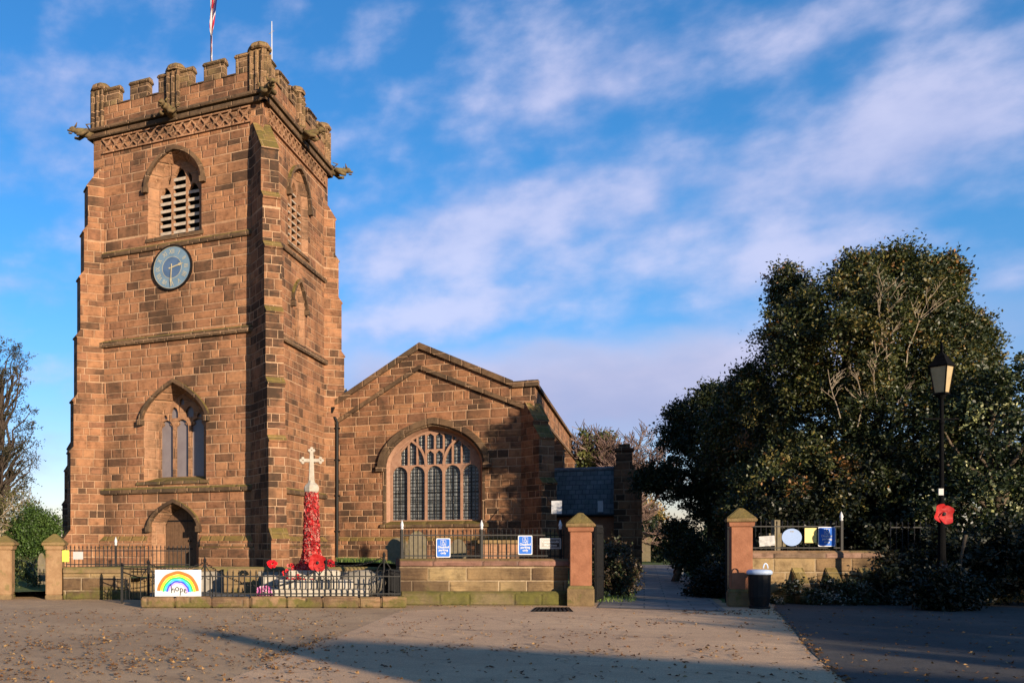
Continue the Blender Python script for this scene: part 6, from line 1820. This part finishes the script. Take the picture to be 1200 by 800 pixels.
def scatter_litter():
    rng = np.random.default_rng(17); pts = []
    def add(px0, px1, py0, py1, n, cl=0.0):
        if cl:
            k = max(1, int(n / 9)); cx_ = rng.uniform(px0, px1, k); cy_ = rng.uniform(py0, py1, k)
            px = np.repeat(cx_, 9) + rng.normal(0, 13, k * 9); py = np.repeat(cy_, 9) + rng.normal(0, 2.2, k * 9)
        else: px = rng.uniform(px0, px1, n); py = rng.uniform(py0, py1, n)
        for a, b in zip(px, py):
            if b > 707: pts.append((a, b))
    add(-40, 400, 714, 800, 800); add(-40, 400, 716, 790, 900, 1); add(400, 900, 716, 800, 330); add(450, 900, 722, 770, 330, 1)
    add(900, 1200, 715, 800, 240); add(-300, 1400, 800, 900, 500)
    for k in range(170): t = rng.random(); pts.append((905 + 85 * t + rng.normal(0, 5), 712 + 88 * t + rng.normal(0, 1.2)))
    for k in range(130): t = rng.random(); pts.append((800 + 110 * t, 715 + 6 * rng.random()))
    for k in range(110): t = rng.random(); pts.append((300 + 95 * t + rng.normal(0, 5), 777 - 34 * t + rng.normal(0, 1.5)))
    for k in range(120): pts.append((rng.uniform(180, 660), 709.5 + abs(rng.normal(0, 1.5))))
    pal = np.array([(0.17, 0.085, 0.032), (0.13, 0.06, 0.025), (0.21, 0.12, 0.05), (0.085, 0.045, 0.025), (0.27, 0.165, 0.07), (0.06, 0.033, 0.02)])
    V, Fc, C = [], [], []
    for a, b in pts:
        p = onZ(a, b, 0.0); p.z = 0.012; s = rng.uniform(0.016, 0.042); th = rng.uniform(0, 6.28); c_ = pal[rng.integers(0, 6)] * rng.uniform(0.8, 1.2)
        t1 = Vector((math.cos(th), math.sin(th), 0)); t2 = Vector((-math.sin(th), math.cos(th), 0)); i = len(V)
        lift = lambda: Ud * abs(rng.normal(0, 0.014))
        V += [p - t1 * s + lift(), p - t1 * s * 0.3 + t2 * s * 0.62 + lift(), p + t1 * s * 0.35 + t2 * s * 0.5 + lift(), p + t1 * s * 1.15 + lift(), p + t1 * s * 0.35 - t2 * s * 0.5 + lift(), p - t1 * s * 0.3 - t2 * s * 0.62 + lift(), p + Ud * 0.004]
        Fc += [(i + 6, i + k, i + (k + 1) % 6) for k in range(6)]; C += [tuple(c_)] * 7
    tag(colored('fallen_leaves', V, Fc, C, M['litter']), 'dry brown autumn leaves strewn over the asphalt', 'leaves', kind='stuff')


scatter_litter()

# ------------------------------------------------------------------ what stands behind the camera and throws the long shadows
SX, SZ = SD.dot(Rd), SD.dot(Fd)        # sun bearing in view terms


def QA(q, a, z=0.0):
    """point at q metres across the sunlight and a metres up-sun of the camera"""
    return XZ(q * (-SZ) + a * SX, q * SX + a * SZ, z)


TE = math.tan(SUN_EL)


def hs_(a_reach, a0): return (a0 - a_reach) * TE


A0 = 26.0
hc_ = QA(9.5, A0 + 3)
hs = mk('cottage', 'brick cottage across the road behind the photographer', 'house', hc_)
mb = MB()
prof = [(6.9, 0.0), (13.4, 0.0), (13.4, hs_(-5.0, A0)), (9.4, hs_(-11.3, A0)), (7.9, hs_(-13.2, A0)), (6.9, hs_(-12.4, A0))]
mb.hexa([QA(q, A0, z) for q, z in prof], [QA(q, A0 + 7, z) for q, z in prof]); mb.build('wall', M['brick'], hs)
mb = MB(); ch_ = [(6.35, 0.0), (6.9, 0.0), (6.95, hs_(-15.0, A0)), (6.35, hs_(-15.6, A0))]
mb.hexa([QA(q, A0 + 0.01, z) for q, z in ch_], [QA(q, A0 + 0.8, z) for q, z in ch_]); mb.build('chimney', M['brick'], hs)
rngc = np.random.default_rng(77)
env = [(13.4, -5.0), (14.5, -9.0), (15.9, -10.3), (17.4, -12.6), (19.6, -17.0), (21, -19.0), (23, -19.0), (25.6, -19.0), (26.8, -21.5), (29, -26.0), (34, -29), (40, -31)]
tr = mk('tree_belt', 'dense trees beside the road behind the photographer', 'trees', QA(26, A0 + 2))
cs = []; 
for k in range(760):
    q = rngc.uniform(13.8, 40); r_ = np.interp(q, [e[0] for e in env], [e[1] for e in env]); top_ = hs_(r_, A0)
    if q < 19.4 and math.sin(q * 4.1) > 0.35 and rngc.random() < 0.8: continue
    z = top_ * rngc.random() ** 0.33 - 0.5; cs.append(tuple(QA(q, A0 + rngc.uniform(-0.6, 0.6), max(0.3, z))))
leaves('crowns', cs, [0.75] * len(cs), 90, 0.30, YEW, M['leaf'], tr, rng=rngc)
mb = MB()
for q in (17, 20, 23.5, 27, 31, 35): mb.tube([QA(q, A0, 0), QA(q + .2, A0, 6.0)], [0.25, 0.1], 7)
mb.build('trunks', M['bark'], tr)
